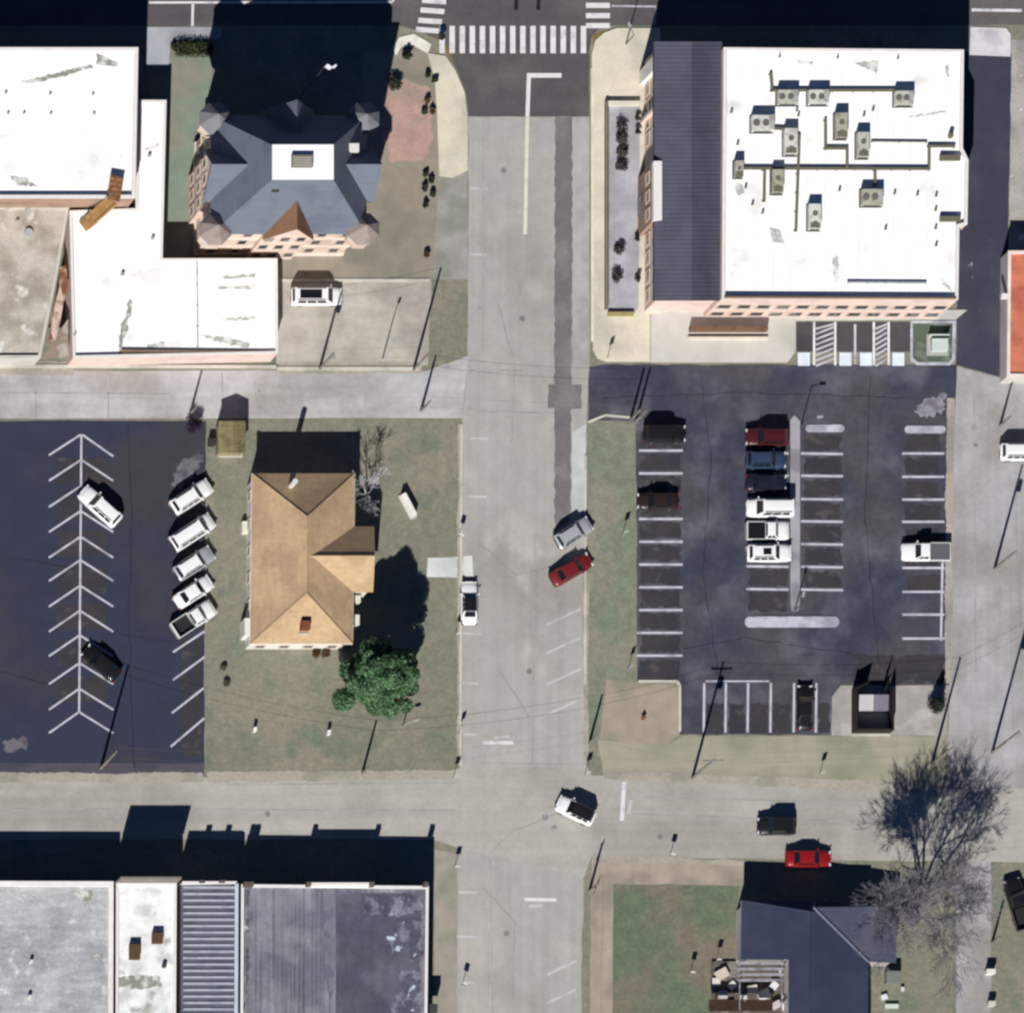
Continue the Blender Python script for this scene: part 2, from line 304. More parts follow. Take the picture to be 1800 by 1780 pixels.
for yy in range(7): wear(nelot, 1414, 764+yy*40, 1478, 792+yy*40); wear(nelot, 1592, 764+yy*41, 1652, 792+yy*41)
wear(nelot, 1316, 1000, 1384, 1030); wear(nelot, 1316, 1040, 1384, 1074)
for x0 in (1242,1280,1319,1359,1440): wear(nelot, x0, 1236, x0+(18 if x0 > 1430 else 30), 1288)
wear(nelot, 1124, 1160, 1194, 1194); wear(nelot, 1500, 1150, 1660, 1200)
# dusty strips where paving meets soil
dd = M('roadside_dirt', (172,164,152), rgb2=(150,146,134), blot=0.3, var=0.1, mid=0.1, fine=10, finevar=0.1)
for L in ([(805,745),(814,745),(813,1340),(804,1340)], [(1024,1010),(1034,1010),(1034,1330),(1026,1330)], [(364,1356),(800,1352),(798,1370),(364,1374)], [(1060,1354),(1600,1374),(1660,1386),(1655,1396),(1060,1368)], [(-300,1358),(356,1358),(356,1374),(-300,1376)], [(1040,1500),(1310,1512),(1310,1522),(1040,1514)], [(1664,700),(1678,700),(1672,1200),(1660,1200)], [(490,636),(740,636),(742,656),(490,656)], [(-200,634),(130,634),(130,658),(-200,658)]):
    struct(sheet('roadside_dirt', jag(jag(L, 1.8, 30.0), 1.2, 4.0), 0.0225, dd))
sheet('ochre_corner', jag([(1042,62),(1072,50),(1070,60),(1054,68),(1044,84)], 1.5, 6), 0.0185, M('ochre_dirt', (128,108,64), rgb2=(104,92,60), blot=0.6))
sheet('ochre_corner', jag([(768,62),(790,84),(800,112),(788,96),(772,74)], 1.5, 6), 0.0185, M('ochre_dirt', (128,108,64)))
for x, y in ((918,560),(885,300),(930,1180),(890,1640),(1160,1470),(470,1430)):
    sheet('manhole_cover', [(x+cos(k*pi/8)*5.2, y+sin(k*pi/8)*5.2) for k in range(16)], 0.0226, M('iron_cover', (132,130,130), var=0.15), street)
# east lot markings
for y in (792,832,912,952,992,1032,1072,1112,1152): stripe('stall_line', (1123 if y < 1100 else 1119,y), (1200,y), 4, zc, paint_dim, nelot)
for y in (797,836,877,916,956,996,1036):
    stripe('stall_line', (1408,y), (1482,y+1), 4, zc, paint_dim, nelot); stripe('stall_line', (1312,y-1), (1386,y), 4, zc, paint_dim, nelot)
for y in (797,838,878,917,957,998,1040,1080,1122): stripe('stall_line', (1586,y), (1660,y), 4, zc, paint_dim, nelot)
stripe('edge_line', (1657,970), (1654,1126), 4, zc+0.003, paint_dim, nelot)
for x in (1238,1276,1315,1355,1396,1435): stripe('stall_line', (x,1200), (x-1,1287), 4, zc, paint_dim, nelot)
stripe('edge_line', (1240,1197), (1352,1197), 3, zc+0.003, paint_dim, nelot)
for x0, x1 in ((1431,1468),(1536,1562)):
    stripe('aisle_line', (x0,566), (x0,642), 4, zc, paint, nelot); stripe('aisle_line', (x1,566), (x1,642), 4, zc, paint, nelot)
    for k in range(8):
        y = 574 + 9.3*k; stripe('hatch_bar', (x0+3,y+4), (x1-3,y-8 if y > 578 else y-4), 3.4, zc+0.003, paint_dim, nelot)
stripe('stall_line', (1503,570), (1503,640), 4, zc, paint_dim, nelot)
for x in (1413,1486,1522,1579):
    sheet('accessible_marking', [(x-10.5,620),(x+10.5,620),(x+10.5,643),(x-10.5,643)], zc+0.003, M('pale_blue_white_paint', (222,232,246), rgb2=(206,220,236), blot=1.2), nelot)
sheet('stall_surface', [(1400,566),(1604,566),(1604,618),(1400,618)], 0.021, M('brown_black_asphalt', (78,74,78), rgb2=(66,64,70), blot=0.3, fine=10, finevar=0.12), nelot)
def crack(lot, L, z, mat, wpx=1.6):
    b = MB()
    for a, c in zip(L, L[1:]):
        n = max(2, int(math.hypot(c[0]-a[0], c[1]-a[1])/14)); last = a
        for k in range(1, n+1):
            q = (a[0]+(c[0]-a[0])*k/n+jr.uniform(-2,2), a[1]+(c[1]-a[1])*k/n+jr.uniform(-2,2))
            p0_, p1_ = G(*last), G(*q); d = p1_-p0_; b.obox((p0_+p1_)/2, d.length, wpx/S*jr.uniform(.6,1.2), z-.002+jr.uniform(0,.001), z+jr.uniform(0,.001), math.atan2(d.y,d.x)); last = q
    b.build('crack', mat, lot)
ck = M('sealed_crack', (38,38,46), var=0.2); cg = M('street_crack', (148,146,143), var=0.2)
for L in ([(225,745),(232,900),(226,1080),(236,1355)], [(30,980),(130,1000)], [(200,1110),(300,1128)], [(0,1180),(80,1200)]): crack(wlot, L, .0235, ck)
for L in ([(1230,650),(1250,800),(1236,1000),(1262,1190)], [(1530,660),(1520,900),(1545,1190)], [(1200,1140),(1310,1120),(1500,1150)], [(1060,700),(1300,690),(1600,700)]): crack(nelot, L, .0235, ck, 1.3)
for L in ([(870,520),(905,640),(900,780)], [(840,950),(905,1010),(960,1000)], [(880,1180),(930,1260)], [(850,1560),(905,1620),(900,1760)], [(1000,1420),(900,1460),(860,1500)]): crack(street, L, .0235, cg, 1.3)
# median and islands in the east lot
med = slab('median', [(1389,738),(1396,730),(1406,740),(1406,1064),(1403,1074),(1391,1074),(1389,1064)], 0.10, M('median_concrete', (164,162,170), rgb2=(132,130,138), blot=0.3, var=0.1, fine=9, finevar=0.1))
def pill(cx, cy, hw, hh, n=6):
    L = []
    for k in range(-n, n+1): a = pi/2*k/n; L.append((cx+hw-hh+cos(a)*hh, cy+sin(a)*hh))
    for k in range(-n, n+1): a = pi + pi/2*k/n; L.append((cx-hw+hh+cos(a)*hh, cy+sin(a)*hh))
    return L
slab('island_end', pill(1392,1093,83,9.5), 0.13, kerb_blue)
slab('island_top', pill(1450,753,34,6.5), 0.12, kerb_blue); slab('island_far', pill(1626,755,36,6.5), 0.12, kerb_blue)
sheet('pale_smear', [(1605,722),(1635,700),(1660,690),(1662,720),(1630,735)], 0.022, M('grey_smear3', (150,148,156), rgb2=(110,108,120), blot=0.5), nelot)
# grass island with a pad
isl = slab('grass_island', [(1600,564),(1680,564),(1678,632),(1670,642),(1612,642),(1600,634)], 0.12, kerb_blue)
sheet('island_grass', [(1604,569),(1674,569),(1673,630),(1667,637),(1614,637),(1604,630)], 0.128, M('island_grass', (84,98,84), rgb2=(120,128,120), blot=0.5, fine=12, finevar=0.15), isl)

# ------------------------------------------------------------------ buildings
brick = M('brown_brick_wall', (168,138,118), rgb2=(150,122,106), blot=0.4, var=0.08, fine=12, finevar=0.12, bump=0.3)
salmon = M('salmon_brick_wall', (226,202,190), rgb2=(212,188,176), blot=0.4, var=0.06, fine=12, finevar=0.1, bump=0.3)
stone = M('cream_stone_wall', (214,194,176), rgb2=(196,176,160), blot=0.4, var=0.08, fine=6, finevar=0.12, bump=0.3)
wall_w = M('off_white_wall', (205,200,192), rgb2=(188,182,172), blot=0.3, var=0.06)
wall_d = M('dark_brick_wall', (98,88,82), rgb2=(84,78,74), blot=0.4, var=0.08, fine=12, finevar=0.12)
roof_w = M('white_roof_membrane', (255,255,255), rgb2=(240,240,238), blot=0.3, thr=(0.55,0.75), var=0.03, fine=5, finevar=0.02, rgb3=(222,222,216), spot=0.3, sthr=(0.6,0.82), mid=0.03)
coping_w = P('white_coping', (236,232,228), 0.6); coping_b = P('brown_coping', (150,120,96), 0.6)
glass = M('window_glass', (46,54,64), var=0.1, scale=2, rough=0.15, spec=0.6); frame_w = P('white_window_frame', (220,218,212), 0.5); frame_s = P('stone_window_frame', (206,186,170), 0.7)
dark_m = P('dark_metal', (62,62,60), 0.6); grey_m = M('weathered_metal', (190,192,190), rgb2=(165,166,160), blot=1.2, var=0.1, rough=0.55, metal=0.2)
olive = P('olive_pipe', (108,104,84), 0.7); rust = M('rusty_metal', (150,106,70), rgb2=(120,84,70), blot=1.5, var=0.15, rough=0.9)
wood = M('weathered_wood', (150,132,112), rgb2=(128,112,96), blot=1.0, var=0.12, streak=(3,0.4,1), svar=0.15)
def windows(parent, a, b, rows, n, ww, hh, mat=None):
    """n windows per row on the wall from a to b (metres, outside on the right-hand side of a->b)"""
    a, b = Vector(a[:2]), Vector(b[:2]); d = (b-a); L = d.length; d.normalize(); nn = Vector((d.y, -d.x)); ang = math.atan2(d.y, d.x)
    for z in rows:
        for i in range(n):
            c = a + d * L * (i + 0.5) / n
            f = MB(); t = 0.11
            for ox, oz, sx, sz in ((-ww/2,0,t,hh),(ww/2,0,t,hh),(0,-hh/2,ww+t*1.6,t),(0,hh/2,ww+t,t)):
                q = c + d*ox + nn*0.03
                f.obox((q.x,q.y), sx - (0.004 if sz == hh else 0), 0.14 if sz != hh else 0.12, z+oz-sz/2, z+oz+sz/2, ang)
            fo = f.build('window', mat or frame_s, parent)
            q = c + nn*0.012
            MB().obox((q.x,q.y), ww-0.02, 0.05, z-hh/2+0.02, z+hh/2-0.02, ang).build('pane', glass, fo)
def flat_building(name, label, L, z, wall, roof, ph=0.5, pw=0.3, cop=None, loc=None):
    outer = ccw(pts(L, z)); c = sum((Vector(p) for p in outer), Vector((0,0))) / len(outer)
    t = thing(name, label, 'building', (c.x, c.y, 0))
    MB().prism(outer, -0.1, z+ph-0.08, top=False).build('wall', wall, t)
    inner = offset(outer, pw)
    b = MB(); n = len(inner)
    b.add([(p[0],p[1],z) for p in inner] , [tuple(range(n))]).build('roof', roof, t)
    b = MB(); o2 = offset(outer, -0.05)
    i2 = offset(outer, pw)
    for i in range(n):
        j = (i+1) % n
        A,B,C,D = o2[i],o2[j],i2[j],i2[i]
        b.add([(A[0],A[1],z+ph-0.1),(B[0],B[1],z+ph-0.1),(C[0],C[1],z-0.05),(D[0],D[1],z-0.05),(A[0],A[1],z+ph),(B[0],B[1],z+ph),(C[0],C[1],z+ph),(D[0],D[1],z+ph)],
              [(0,1,5,4),(2,3,7,6),(4,5,6,7)])
    b.build('parapet', cop or coping_w, t)
    return t, outer
def roofpart(name, t, L, z, h, mat):            # something flat or low on a roof, drawn by its outline in the photograph
    return MB().prism(pts(L, z), z, z+h).build(name, mat, t)
def stain(t, L, z, mat, name='roof_stain'): return sheet_z(name, jag(L, 1.6, 3.5), z, mat, t)
def sheet_z(name, L, z, mat, t):
    return MB().add([(p[0],p[1],z) for p in ccw(pts(L, z))], [tuple(range(len(L)))]).build(name, mat, t)
dirty = M('roof_dirt', (176,180,172), rgb2=(236,236,232), blot=1.0, thr=(0.45,0.6), var=0.12, fine=6, finevar=0.1)
dirty_d = M('roof_dirt_dark', (150,152,142), rgb2=(205,205,198), blot=1.2, thr=(0.45,0.62), var=0.15, fine=6, finevar=0.12)
def vent(t, x, y, z, r=0.16, h=0.5, mat=None, name='roof_vent'):
    p = G(x, y, z); return MB().tube((p.x,p.y,z), (p.x,p.y,z+h), r, r*0.9, 8).build(name, mat or grey_m, t)
def conduit(t, pl, z, r=0.13, mat=None):
    b = MB()
    for a, c in zip(pl, pl[1:]):
        p, q = G(a[0],a[1],z), G(c[0],c[1],z); d = q-p
        b.obox((p+q)/2, d.length+2*r-0.003*random.random(), 2*r, z+0.12, z+0.12+2*r+0.003*random.random(), math.atan2(d.y,d.x))
        m = max(1, int(d.length/2.0))
        for k in range(m+1): c0 = p + d*k/m; b.obox(c0, 0.12, 2*r+0.16, z, z+0.118, math.atan2(d.y,d.x))
    return b.build('roof_conduit', mat or olive, t)

# --- big white roof, upper left
tA, oA = flat_building('flat_roofed_building', 'large building with white flat roof at the upper left corner', [(-420,86),(241,86),(236,350),(-420,350)], 8.0, brick, roof_w, 0.5, 0.35)
stain(tA, [(36,144),(100,128),(160,114),(164,118),(120,132),(60,146)], 8.008, dirty_d); stain(tA, [(170,92),(186,100),(208,110),(206,116),(170,114)], 8.008, dirty_d)
for x, y in ((10,164),(88,166),(163,167),(14,200),(42,200),(89,201),(165,201)): vent(tA, x, y, 8.0, 0.14, 0.25)
stain(tA, [(18,310),(44,312),(66,328),(30,326)], 8.008, dirty_d)
# --- lower white roof that wraps round it
tB, oB = flat_building('wrapping_building', 'low white roofed building wrapping round the gravel roof, by the courthouse', [(243,178),(291,178),(284,456),(486,456),(487,622),(128,630),(122,372),(238,368)], 4.0, salmon, roof_w, 0.35, 0.25)
for L in ([(255,262),(280,252),(278,258),(256,265)], [(385,486),(450,481),(448,487),(400,490)], [(382,503),(448,500),(445,508),(384,508)], [(385,560),(450,556),(448,562),(388,563)], [(350,588),(400,592),(440,604),(436,612),(380,600)], [(258,606),(290,600),(294,608),(262,612)]):
    stain(tB, L, 4.008, dirty)
stain(tB, [(226,525),(232,528),(231,552),(224,566),(226,580),(216,600),(215,620),(209,622),(210,596),(214,568),(222,555)], 4.010, dirty_d)
conduit(tB, [(346,462),(347,612)], 4.0, 0.05, grey_m); conduit(tB, [(215,617),(484,620)], 4.0, 0.10, M('brown_gutter', (140,116,92)))
for x, y in ((268,420),(262,275),(215,483),(130,590),(240,302)): vent(tB, x, y, 4.0, 0.2, 0.4)
# --- gravel roof
grav = M('gravel_roof', (198,191,179), rgb2=(166,158,145), blot=0.28, thr=(0.4,0.62), rgb3=(226,226,218), spot=0.5, sthr=(0.6,0.72), var=0.14, fine=5, finevar=0.14)
tC, oC = flat_building('gravel_roofed_building', 'low building with mottled gravel roof at the left edge', [(-420,362),(120,364),(100,480),(70,630),(-420,632)], 3.6, wall_w, grav, 0.3, 0.3, M('pale_coping', (206,202,192)))
for L in ([(105,470),(116,466),(120,500),(112,530),(98,560),(92,605),(85,600),(94,545),(104,500)],): sheet_z('roof_stain', L, 3.612, M('rust_stain', (128,84,58), rgb2=(190,160,140), blot=0.8, thr=(0.45,0.6), var=0.2), tC)
sheet_z('roof_stain', [(96,540),(106,500),(112,530),(104,575),(96,600),(90,585)], 3.616, M('pale_rust', (214,190,176), rgb2=(170,140,120), blot=0.9), tC)
sheet_z('roof_stain', [(92,600),(120,560),(120,630),(76,630)], 3.609, M('brown_dirt', (150,132,116), rgb2=(186,176,164), blot=0.7), tC)
for x, y, r in ((50,410,0.55),(12,365,0.3),(48,368,0.35),(30,390,0.2)): vent(tC, x, y, 3.6, r, 0.35, grey_m)
# --- rusty outside stair
p0, p1, p2 = G(206,310,8.9), G(199,352,8.9), G(156,390,4.5)
st = thing('roof_stair', 'rusty brown metal stair between the two white roofs', 'stair', (p2.x, p2.y, 4.0))
d = p1-p0; an = math.atan2(d.y, d.x)
MB().obox((p0+p1)/2, d.length, 1.45, 8.75, 8.9, an).build('platform', rust, st)
for k in range(5): q = p0.lerp(p1, (k+.5)/5); MB().obox(q, 0.25, 1.5, 8.905, 8.96, an).build('plank', rust, st)
for k in (0.05, 0.95):
    for s_ in (-.6, .6): q = p0.lerp(p1, k); MB().obox((q.x-sin(an)*s_, q.y+cos(an)*s_), .1, .1, 8.0, 8.75, an).build('support', rust, st)
ochre = M('ochre_metal', (172,134,84), rgb2=(146,112,76), blot=1.5, var=0.15, rough=0.9)
d = p2-p1; an = math.atan2(d.y, d.x); side = Vector((-sin(an), cos(an), 0))
for s_ in (-0.6, 0.6): MB().tube(p1+side*s_, p2+side*s_, 0.09, n=6).build('stringer', ochre, st); MB().tube(p1+side*s_+Vector((0,0,1)), p2+side*s_+Vector((0,0,1)), 0.04, n=6).build('handrail', ochre, st)
for k in range(16): q = p1.lerp(p2, (k+0.5)/16); MB().obox(q, 0.28, 1.18, q.z-0.02, q.z+0.03, an).build('tread', ochre, st)
MB().obox(p2, 1.5, 1.3, 4.02, 4.5, an).build('landing_box', ochre, st)

# --- courthouse with corner turrets
slate = M('grey_slate_roof', (106,113,126), rgb2=(96,102,116), blot=0.3, var=0.05, fine=8, finevar=0.06, rough=0.7, streak=(0.3,0.3,3), svar=0.06)
slate_d = M('brown_slate_roof', (150,112,84), rgb2=(134,100,78), blot=0.5, var=0.08, fine=9, finevar=0.08, rough=0.8)
turr = M('turret_roof', (122,122,128), rgb2=(110,110,118), blot=0.5, var=0.06, fine=8, finevar=0.06)
wx0, wx1 = (342-900)/S, (600-900)/S; wy0, wy1 = (890-448)/S, (890-255)/S
cx, cy = (wx0+wx1)/2, (wy0+wy1)/2; ze, zt = 12.0, 20.0
ct = thing('courthouse', 'tall stone courthouse with grey hipped roof, corner turrets and white roof top', 'courthouse', (cx, cy, 0))
MB().prism([(wx0,wy0),(wx1,wy0),(wx1,wy1),(wx0,wy1)], -0.1, ze, top=False).build('wall', stone, ct)
b = MB()
for z0, z1_, e in ((ze-0.45, ze-0.05, 0.35), (8.0,8.25,0.12), (4.2,4.45,0.12), (0,0.9,0.15)):
    b.prism(offset([(wx0,wy0),(wx1,wy0),(wx1,wy1),(wx0,wy1)], -e), z0, z1_, True, True)
b.build('cornice', M('pale_stone_trim', (226,214,200), var=0.06), ct)
tx0, tx1 = [G(x, 285, zt).x for x in (478,586)]; ty0, ty1 = G(530,316,zt).y, G(530,255,zt).y
E = [(wx0-0.45,wy0-0.45,ze),(wx1+0.45,wy0-0.45,ze),(wx1+0.45,wy1+0.45,ze),(wx0-0.45,wy1+0.45,ze)]
T = [(tx0,ty0,zt),(tx1,ty0,zt),(tx1,ty1,zt),(tx0,ty1,zt)]
MB().add(E+T, [(0,1,5,4),(1,2,6,5),(2,3,7,6),(3,0,4,7),(3,2,1,0)]).build('roof', slate, ct)
rt = MB().prism([(p[0],p[1]) for p in T], zt-0.03, zt+0.22).build('roof_top', roof_w, ct)
p = G(531,284,zt+0.5); MB().box(p.x-1.15,p.y-0.65,zt+0.2,p.x+1.15,p.y+0.65,zt+0.75).build('hatch', P('hatch_grey', (128,124,112), 0.7), rt)
for k in range(4): MB().box(p.x-1.0,p.y-0.5+k*0.27,zt+0.752,p.x+1.0,p.y-0.38+k*0.27,zt+0.80).build('louvre', P('hatch_pale', (184,180,168), 0.7), rt)
# four cross gables
hs = 2.9; zr = 17.0; zg = 11.8
for nm, ax, sgn, mat in (('west',0,-1,slate),('east',0,1,slate),('south',1,-1,slate_d),('north',1,1,slate)):
    if ax == 0:
        xe = (wx0-1.2) if sgn < 0 else (wx1+1.2); xi = cx + sgn*1.5; c0 = cy
        R = [(xe,c0-hs,zg),(xe,c0,zr),(xe,c0+hs,zg),(xi,c0-hs,zg),(xi,c0,zr),(xi,c0+hs,zg)]
        W = [(xe-sgn*0.5,c0-hs+0.25,0),(xe-sgn*0.5,c0+hs-0.25,0),(xe-sgn*0.5,c0+hs-0.25,zg+0.15),(xe-sgn*0.5,c0,zr-0.3),(xe-sgn*0.5,c0-hs+0.25,zg+0.15)]
        I = [(xi,)+q[1:] for q in W]
    else:
        ye = (wy0-1.0) if sgn < 0 else (wy1+1.0); yi = cy + sgn*1.0; c0 = cx; h2 = hs*0.95
        R = [(c0-h2,ye,zg),(c0,ye,zr),(c0+h2,ye,zg),(c0-h2,yi,zg),(c0,yi,zr),(c0+h2,yi,zg)]
        W = [(c0-h2+0.25,ye-sgn*0.5,0),(c0+h2-0.25,ye-sgn*0.5,0),(c0+h2-0.25,ye-sgn*0.5,zg+0.15),(c0,ye-sgn*0.5,zr-0.3),(c0-h2+0.25,ye-sgn*0.5,zg+0.15)]
        I = [(q[0],yi,q[2]) for q in W]
    th = 0.18
    R2 = [(q[0],q[1],q[2]-th) for q in R]
    MB().add(R+R2, [(0,1,4,3),(1,2,5,4),(6,9,10,7),(7,10,11,8),(0,6,7,1),(1,7,8,2),(0,3,9,6),(2,8,11,5)]).build('gable_roof', mat, ct)
    MB().add(W+I, [(0,1,2,3,4),(0,5,6,1),(1,6,7,2),(4,9,5,0)]).build('gable_wall', salmon, ct)
# turrets
for tx, ty in ((wx0,wy0),(wx1,wy0),(wx1,wy1),(wx0,wy1)):
    o8 = lambda r, z: [(tx+cos(pi/8+k*pi/4)*r, ty+sin(pi/8+k*pi/4)*r, z) for k in range(8)]
    tw = MB().add(o8(.5,7.6)+o8(1.55,9.4)+o8(1.55,12.5), [(k,(k+1)%8,(k+1)%8+8,k+8) for k in range(8)]+[(k+8,(k+1)%8+8,(k+1)%8+16,k+16) for k in range(8)]+[tuple(reversed(range(8)))]).build('turret', stone, ct)
    MB().add(o8(1.85,12.6)+o8(1.85,12.35)+[(tx,ty,14.6)], [(k,(k+1)%8,16) for k in range(8)] + [(k+8,(k+1)%8+8,(k+1)%8,k) for k in range(8)] + [tuple(reversed(range(8,16)))]).build('turret_roof', turr if ty > cy else M('pinkish_turret_roof', (150,136,130), rgb2=(136,124,120), blot=0.5, var=0.06), tw)
    MB().prism(o8(1.68,0), 11.5, 12.1, True, True).build('turret_band', M('pale_stone_trim', (226,214,200)), tw)
windows(ct, (wx0,wy0), (wx1,wy0), (2.4,6.3,10.0), 6, 1.0, 2.1); windows(ct, (wx0,wy1), (wx0,wy0), (2.4,6.3,10.0), 5, 1.0, 2.1)
windows(ct, (wx1,wy0), (wx1,wy1), (2.4,6.3,10.0), 5, 1.0, 2.1); windows(ct, (cx-2.6,wy0-0.5), (cx+2.6,wy0-0.5), (2.4,6.3,10.0), 3, 1.0, 2.0)
windows(ct, (wx0-0.7,cy+2.6), (wx0-0.7,cy-2.6), (2.4,6.3,10.0), 3, 1.0, 2.0)
p = G(478,338,16.5); MB().box(p.x-0.4,p.y-0.4,14,p.x+0.4,p.y+0.4,18.6).build('chimney', P('dark_chimney', (60,58,60),0.8), ct)
p = G(621,262,15.5); MB().box(p.x-0.8,p.y-0.45,13.5,p.x+0.5,p.y+0.45,16.2).build('roof_hood', P('white_hood', (226,224,220),0.6), ct)
p = G(470,360,15.0); MB().tube((p.x,p.y,13.5),(p.x,p.y,15.6),0.22).build('vent_pipe', grey_m, ct)
# steps by the south door
for x, y, l in ((530,436,26),(575,436,30)):
    p = G(x,y,0.3); MB().box(p.x-l/2/S,p.y-0.35,0,p.x+l/2/S,p.y+0.35,1.1).build('areaway_wall', M('dark_areaway', (70,64,56)), ct)

# --- building with the grey standing-seam roof and the white roof full of units
ZN = 9.0
tN, oN = flat_building('office_building', 'large office building with white flat roof crowded with grey units', [(1271,86),(1692,90),(1690,262),(1700,283),(1698,396),(1684,400),(1682,528),(1268,526)], ZN, salmon, roof_w, 0.45, 0.3, None)
seam = M('grey_seam_roof', (90,92,108), rgb2=(84,86,101), blot=0.25, var=0.06, fine=6, finevar=0.05, rough=0.6, streak=(0.05,0.9,1), svar=0.05)
def Gz(x, y, z): p = G(x, y, z); return (p.x, p.y, z)
g0 = thing('seamed_roof_wing', 'long wing with dark grey ridged metal roof facing the main street', 'building', G(1130,310,0))
ya, yb = 74, 528
A0, A1, A2_ = G(1150,ya,7.6), G(1216,ya,10.3), G(1269,ya,8.1)
B0, B1, B2 = G(1150,yb,7.6), G(1216,yb,10.3), G(1269,yb,8.1)
th = 0.2
V = [A0,A1,A2_,B0,B1,B2]; V2 = [(v.x,v.y,v.z-th) for v in V]
MB().add(V+V2, [(0,3,4,1),(1,4,5,2),(6,7,10,9),(7,8,11,10),(3,0,6,9),(0,1,7,6),(1,2,8,7),(4,3,9,10),(5,4,10,11)]).build('roof', seam, g0)
nr = 60; b = MB()
for side_ in ((A0,A1,B0,B1),(A1,A2_,B1,B2)):
    for k in range(nr+1):
        t = k/nr; q0 = side_[0].lerp(side_[2], t); q1 = side_[1].lerp(side_[3], t)
        b.tube(q0+Vector((0,0,0.02)), q1+Vector((0,0,0.02)), 0.025, n=4, cap=False)
rb = b.build('roof_seam', seam, g0); rb['kind'] = 'stuff'
wpoly = [(A0.x+0.55,A0.y-0.4),(oN[0][0]-0.02 if False else A2_.x-0.05,A0.y-0.4),(A2_.x-0.05,B0.y+0.4),(B0.x+0.55,B0.y+0.4)]
MB().prism(wpoly, -0.1, 7.4, top=False).build('wall', salmon, g0)
for yy, s_ in ((A0.y-0.4,1),(B0.y+0.4,-1)):
    MB().add([(A0.x+0.55,yy,7.4),(A2_.x-0.05,yy,7.4),(A2_.x-0.05,yy,7.95),(A1.x,yy,10.1),(A0.x+0.55,yy,7.5)], [(0,1,2,3,4)] if s_ < 0 else [(4,3,2,1,0)]).build('gable_wall', salmon, g0)
MB().tube(A0+Vector((-0.06,0,-0.1)), B0+Vector((-0.06,0,-0.1)), 0.1, n=6).build('gutter', P('dark_gutter',(52,48,50),0.6), g0)
xw = A0.x+0.55
windows(g0, (xw,A0.y-1), (xw,B0.y+18), (1.9,5.4), 5, 1.3, 1.8); windows(g0, (xw,B0.y+9), (xw,B0.y+0.8), (1.9,5.4), 4, 1.3, 1.8)
# entrance bay in brown brick with a white coping
e0, e1 = G(1158,284,8.3), G(1158,386,8.3)
MB().prism([(xw-0.75,e0.y),(e0.x-0.05,e0.y),(e0.x-0.05,e1.y),(xw-0.75,e1.y)], -0.1, 8.2, top=False).build('entrance_bay', brick, g0)
MB().prism(offset([(xw-0.75,e0.y),(e0.x+0.3,e0.y),(e0.x+0.3,e1.y),(xw-0.75,e1.y)], -0.04), 7.4, 8.35, True, True).build('bay_coping', coping_w, g0)
windows(g0, (xw-0.75,e0.y-0.2), (xw-0.75,e1.y+0.2), (5.4,), 3, 1.2, 1.8)
MB().box(xw-0.80,(e0.y+e1.y)/2-1.0,0,xw-0.72,(e0.y+e1.y)/2+1.0,2.4).build('entrance_door', glass, g0)
# small corner pier
e2, e3 = G(1150,98,7.6), G(1150,122,7.6)
MB().box(xw-0.6, e3.y, -0.1, xw+0.3, e2.y, 7.0).build('corner_pier', M('white_stone', (236,232,226)), g0)
MB().box(xw-0.5, G(1150,190,7.6).y, -0.1, xw+0.3, G(1150,184,7.6).y, 7.0).build('wall_pier', salmon, g0)
# south side ledge, windows
qa, qb = G(1268,526,ZN), G(1682,528,ZN)
windows(tN, qa[:2], qb[:2], (2.0,5.6), 12, 1.4, 1.9)
MB().tube((qa.x+0.2,qa.y+0.1,ZN+0.5),(qb.x-0.2,qb.y+0.1,ZN+0.5),0.16,n=6).build('coping_cap', coping_b, tN)
a_, b_ = G(1212,577,0.5), G(1348,577,0.5)
ww = MB().box(a_.x,a_.y-0.35,0,b_.x,a_.y+0.15,1.15).build('planter_wall', M('brown_wall', (120,92,70), rgb2=(100,76,60), blot=0.8)); tag(ww, 'low brown wall south of the seamed grey roof', 'wall')
cw = MB().box(a_.x-0.15,a_.y-1.2,0,b_.x+0.15,a_.y-0.9,0.45).build('low_wall', M('pale_low_wall', (226,214,196))); tag(cw, 'pale low kerb wall just below the brown wall', 'wall')
# roof furniture
sb = MB()
for k in range(1, 14):
    x = 1271+k*30.0; p, q_ = G(x,100,ZN), G(x-2,518,ZN); sb.obox((p+q_)/2, (q_-p).length, .05, ZN+.001, ZN+.006, math.atan2(q_.y-p.y,q_.x-p.x))
so_ = sb.build('membrane_seam', M('membrane_seam', (232,232,230), rgb2=(246,246,246), blot=0.5), tN); so_['kind'] = 'stuff'
for pl in ([(1356,160),(1570,160)], [(1356,160),(1354,132)], [(1450,213),(1450,262),(1488,262),(1488,297)], [(1306,297),(1632,298)], [(1632,298),(1632,258),(1676,258)], [(1404,240),(1398,406)], [(1343,300),(1342,354)], [(1537,300),(1537,326)], [(1320,225),(1378,228)]):
    conduit(tN, pl, ZN)
conduit(tN, [(1532,249),(1628,250)], ZN, 0.06); conduit(tN, [(1490,497),(1626,498)], ZN, 0.09, grey_m)
for x, y in ((1370,100),(1472,102),(1578,103),(1285,198),(1296,254),(1322,360),(1340,375),(1310,330),(1475,335),(1572,341),(1612,343),(1645,345),(1644,370),(1644,402),(1645,432),(1556,403),(1534,194),(1518,204),(1403,204),(1400,195)): vent(tN, x, y, ZN, 0.13, 0.45, olive)
vent(tN, 1670, 240, ZN, 0.28, 0.8, olive)
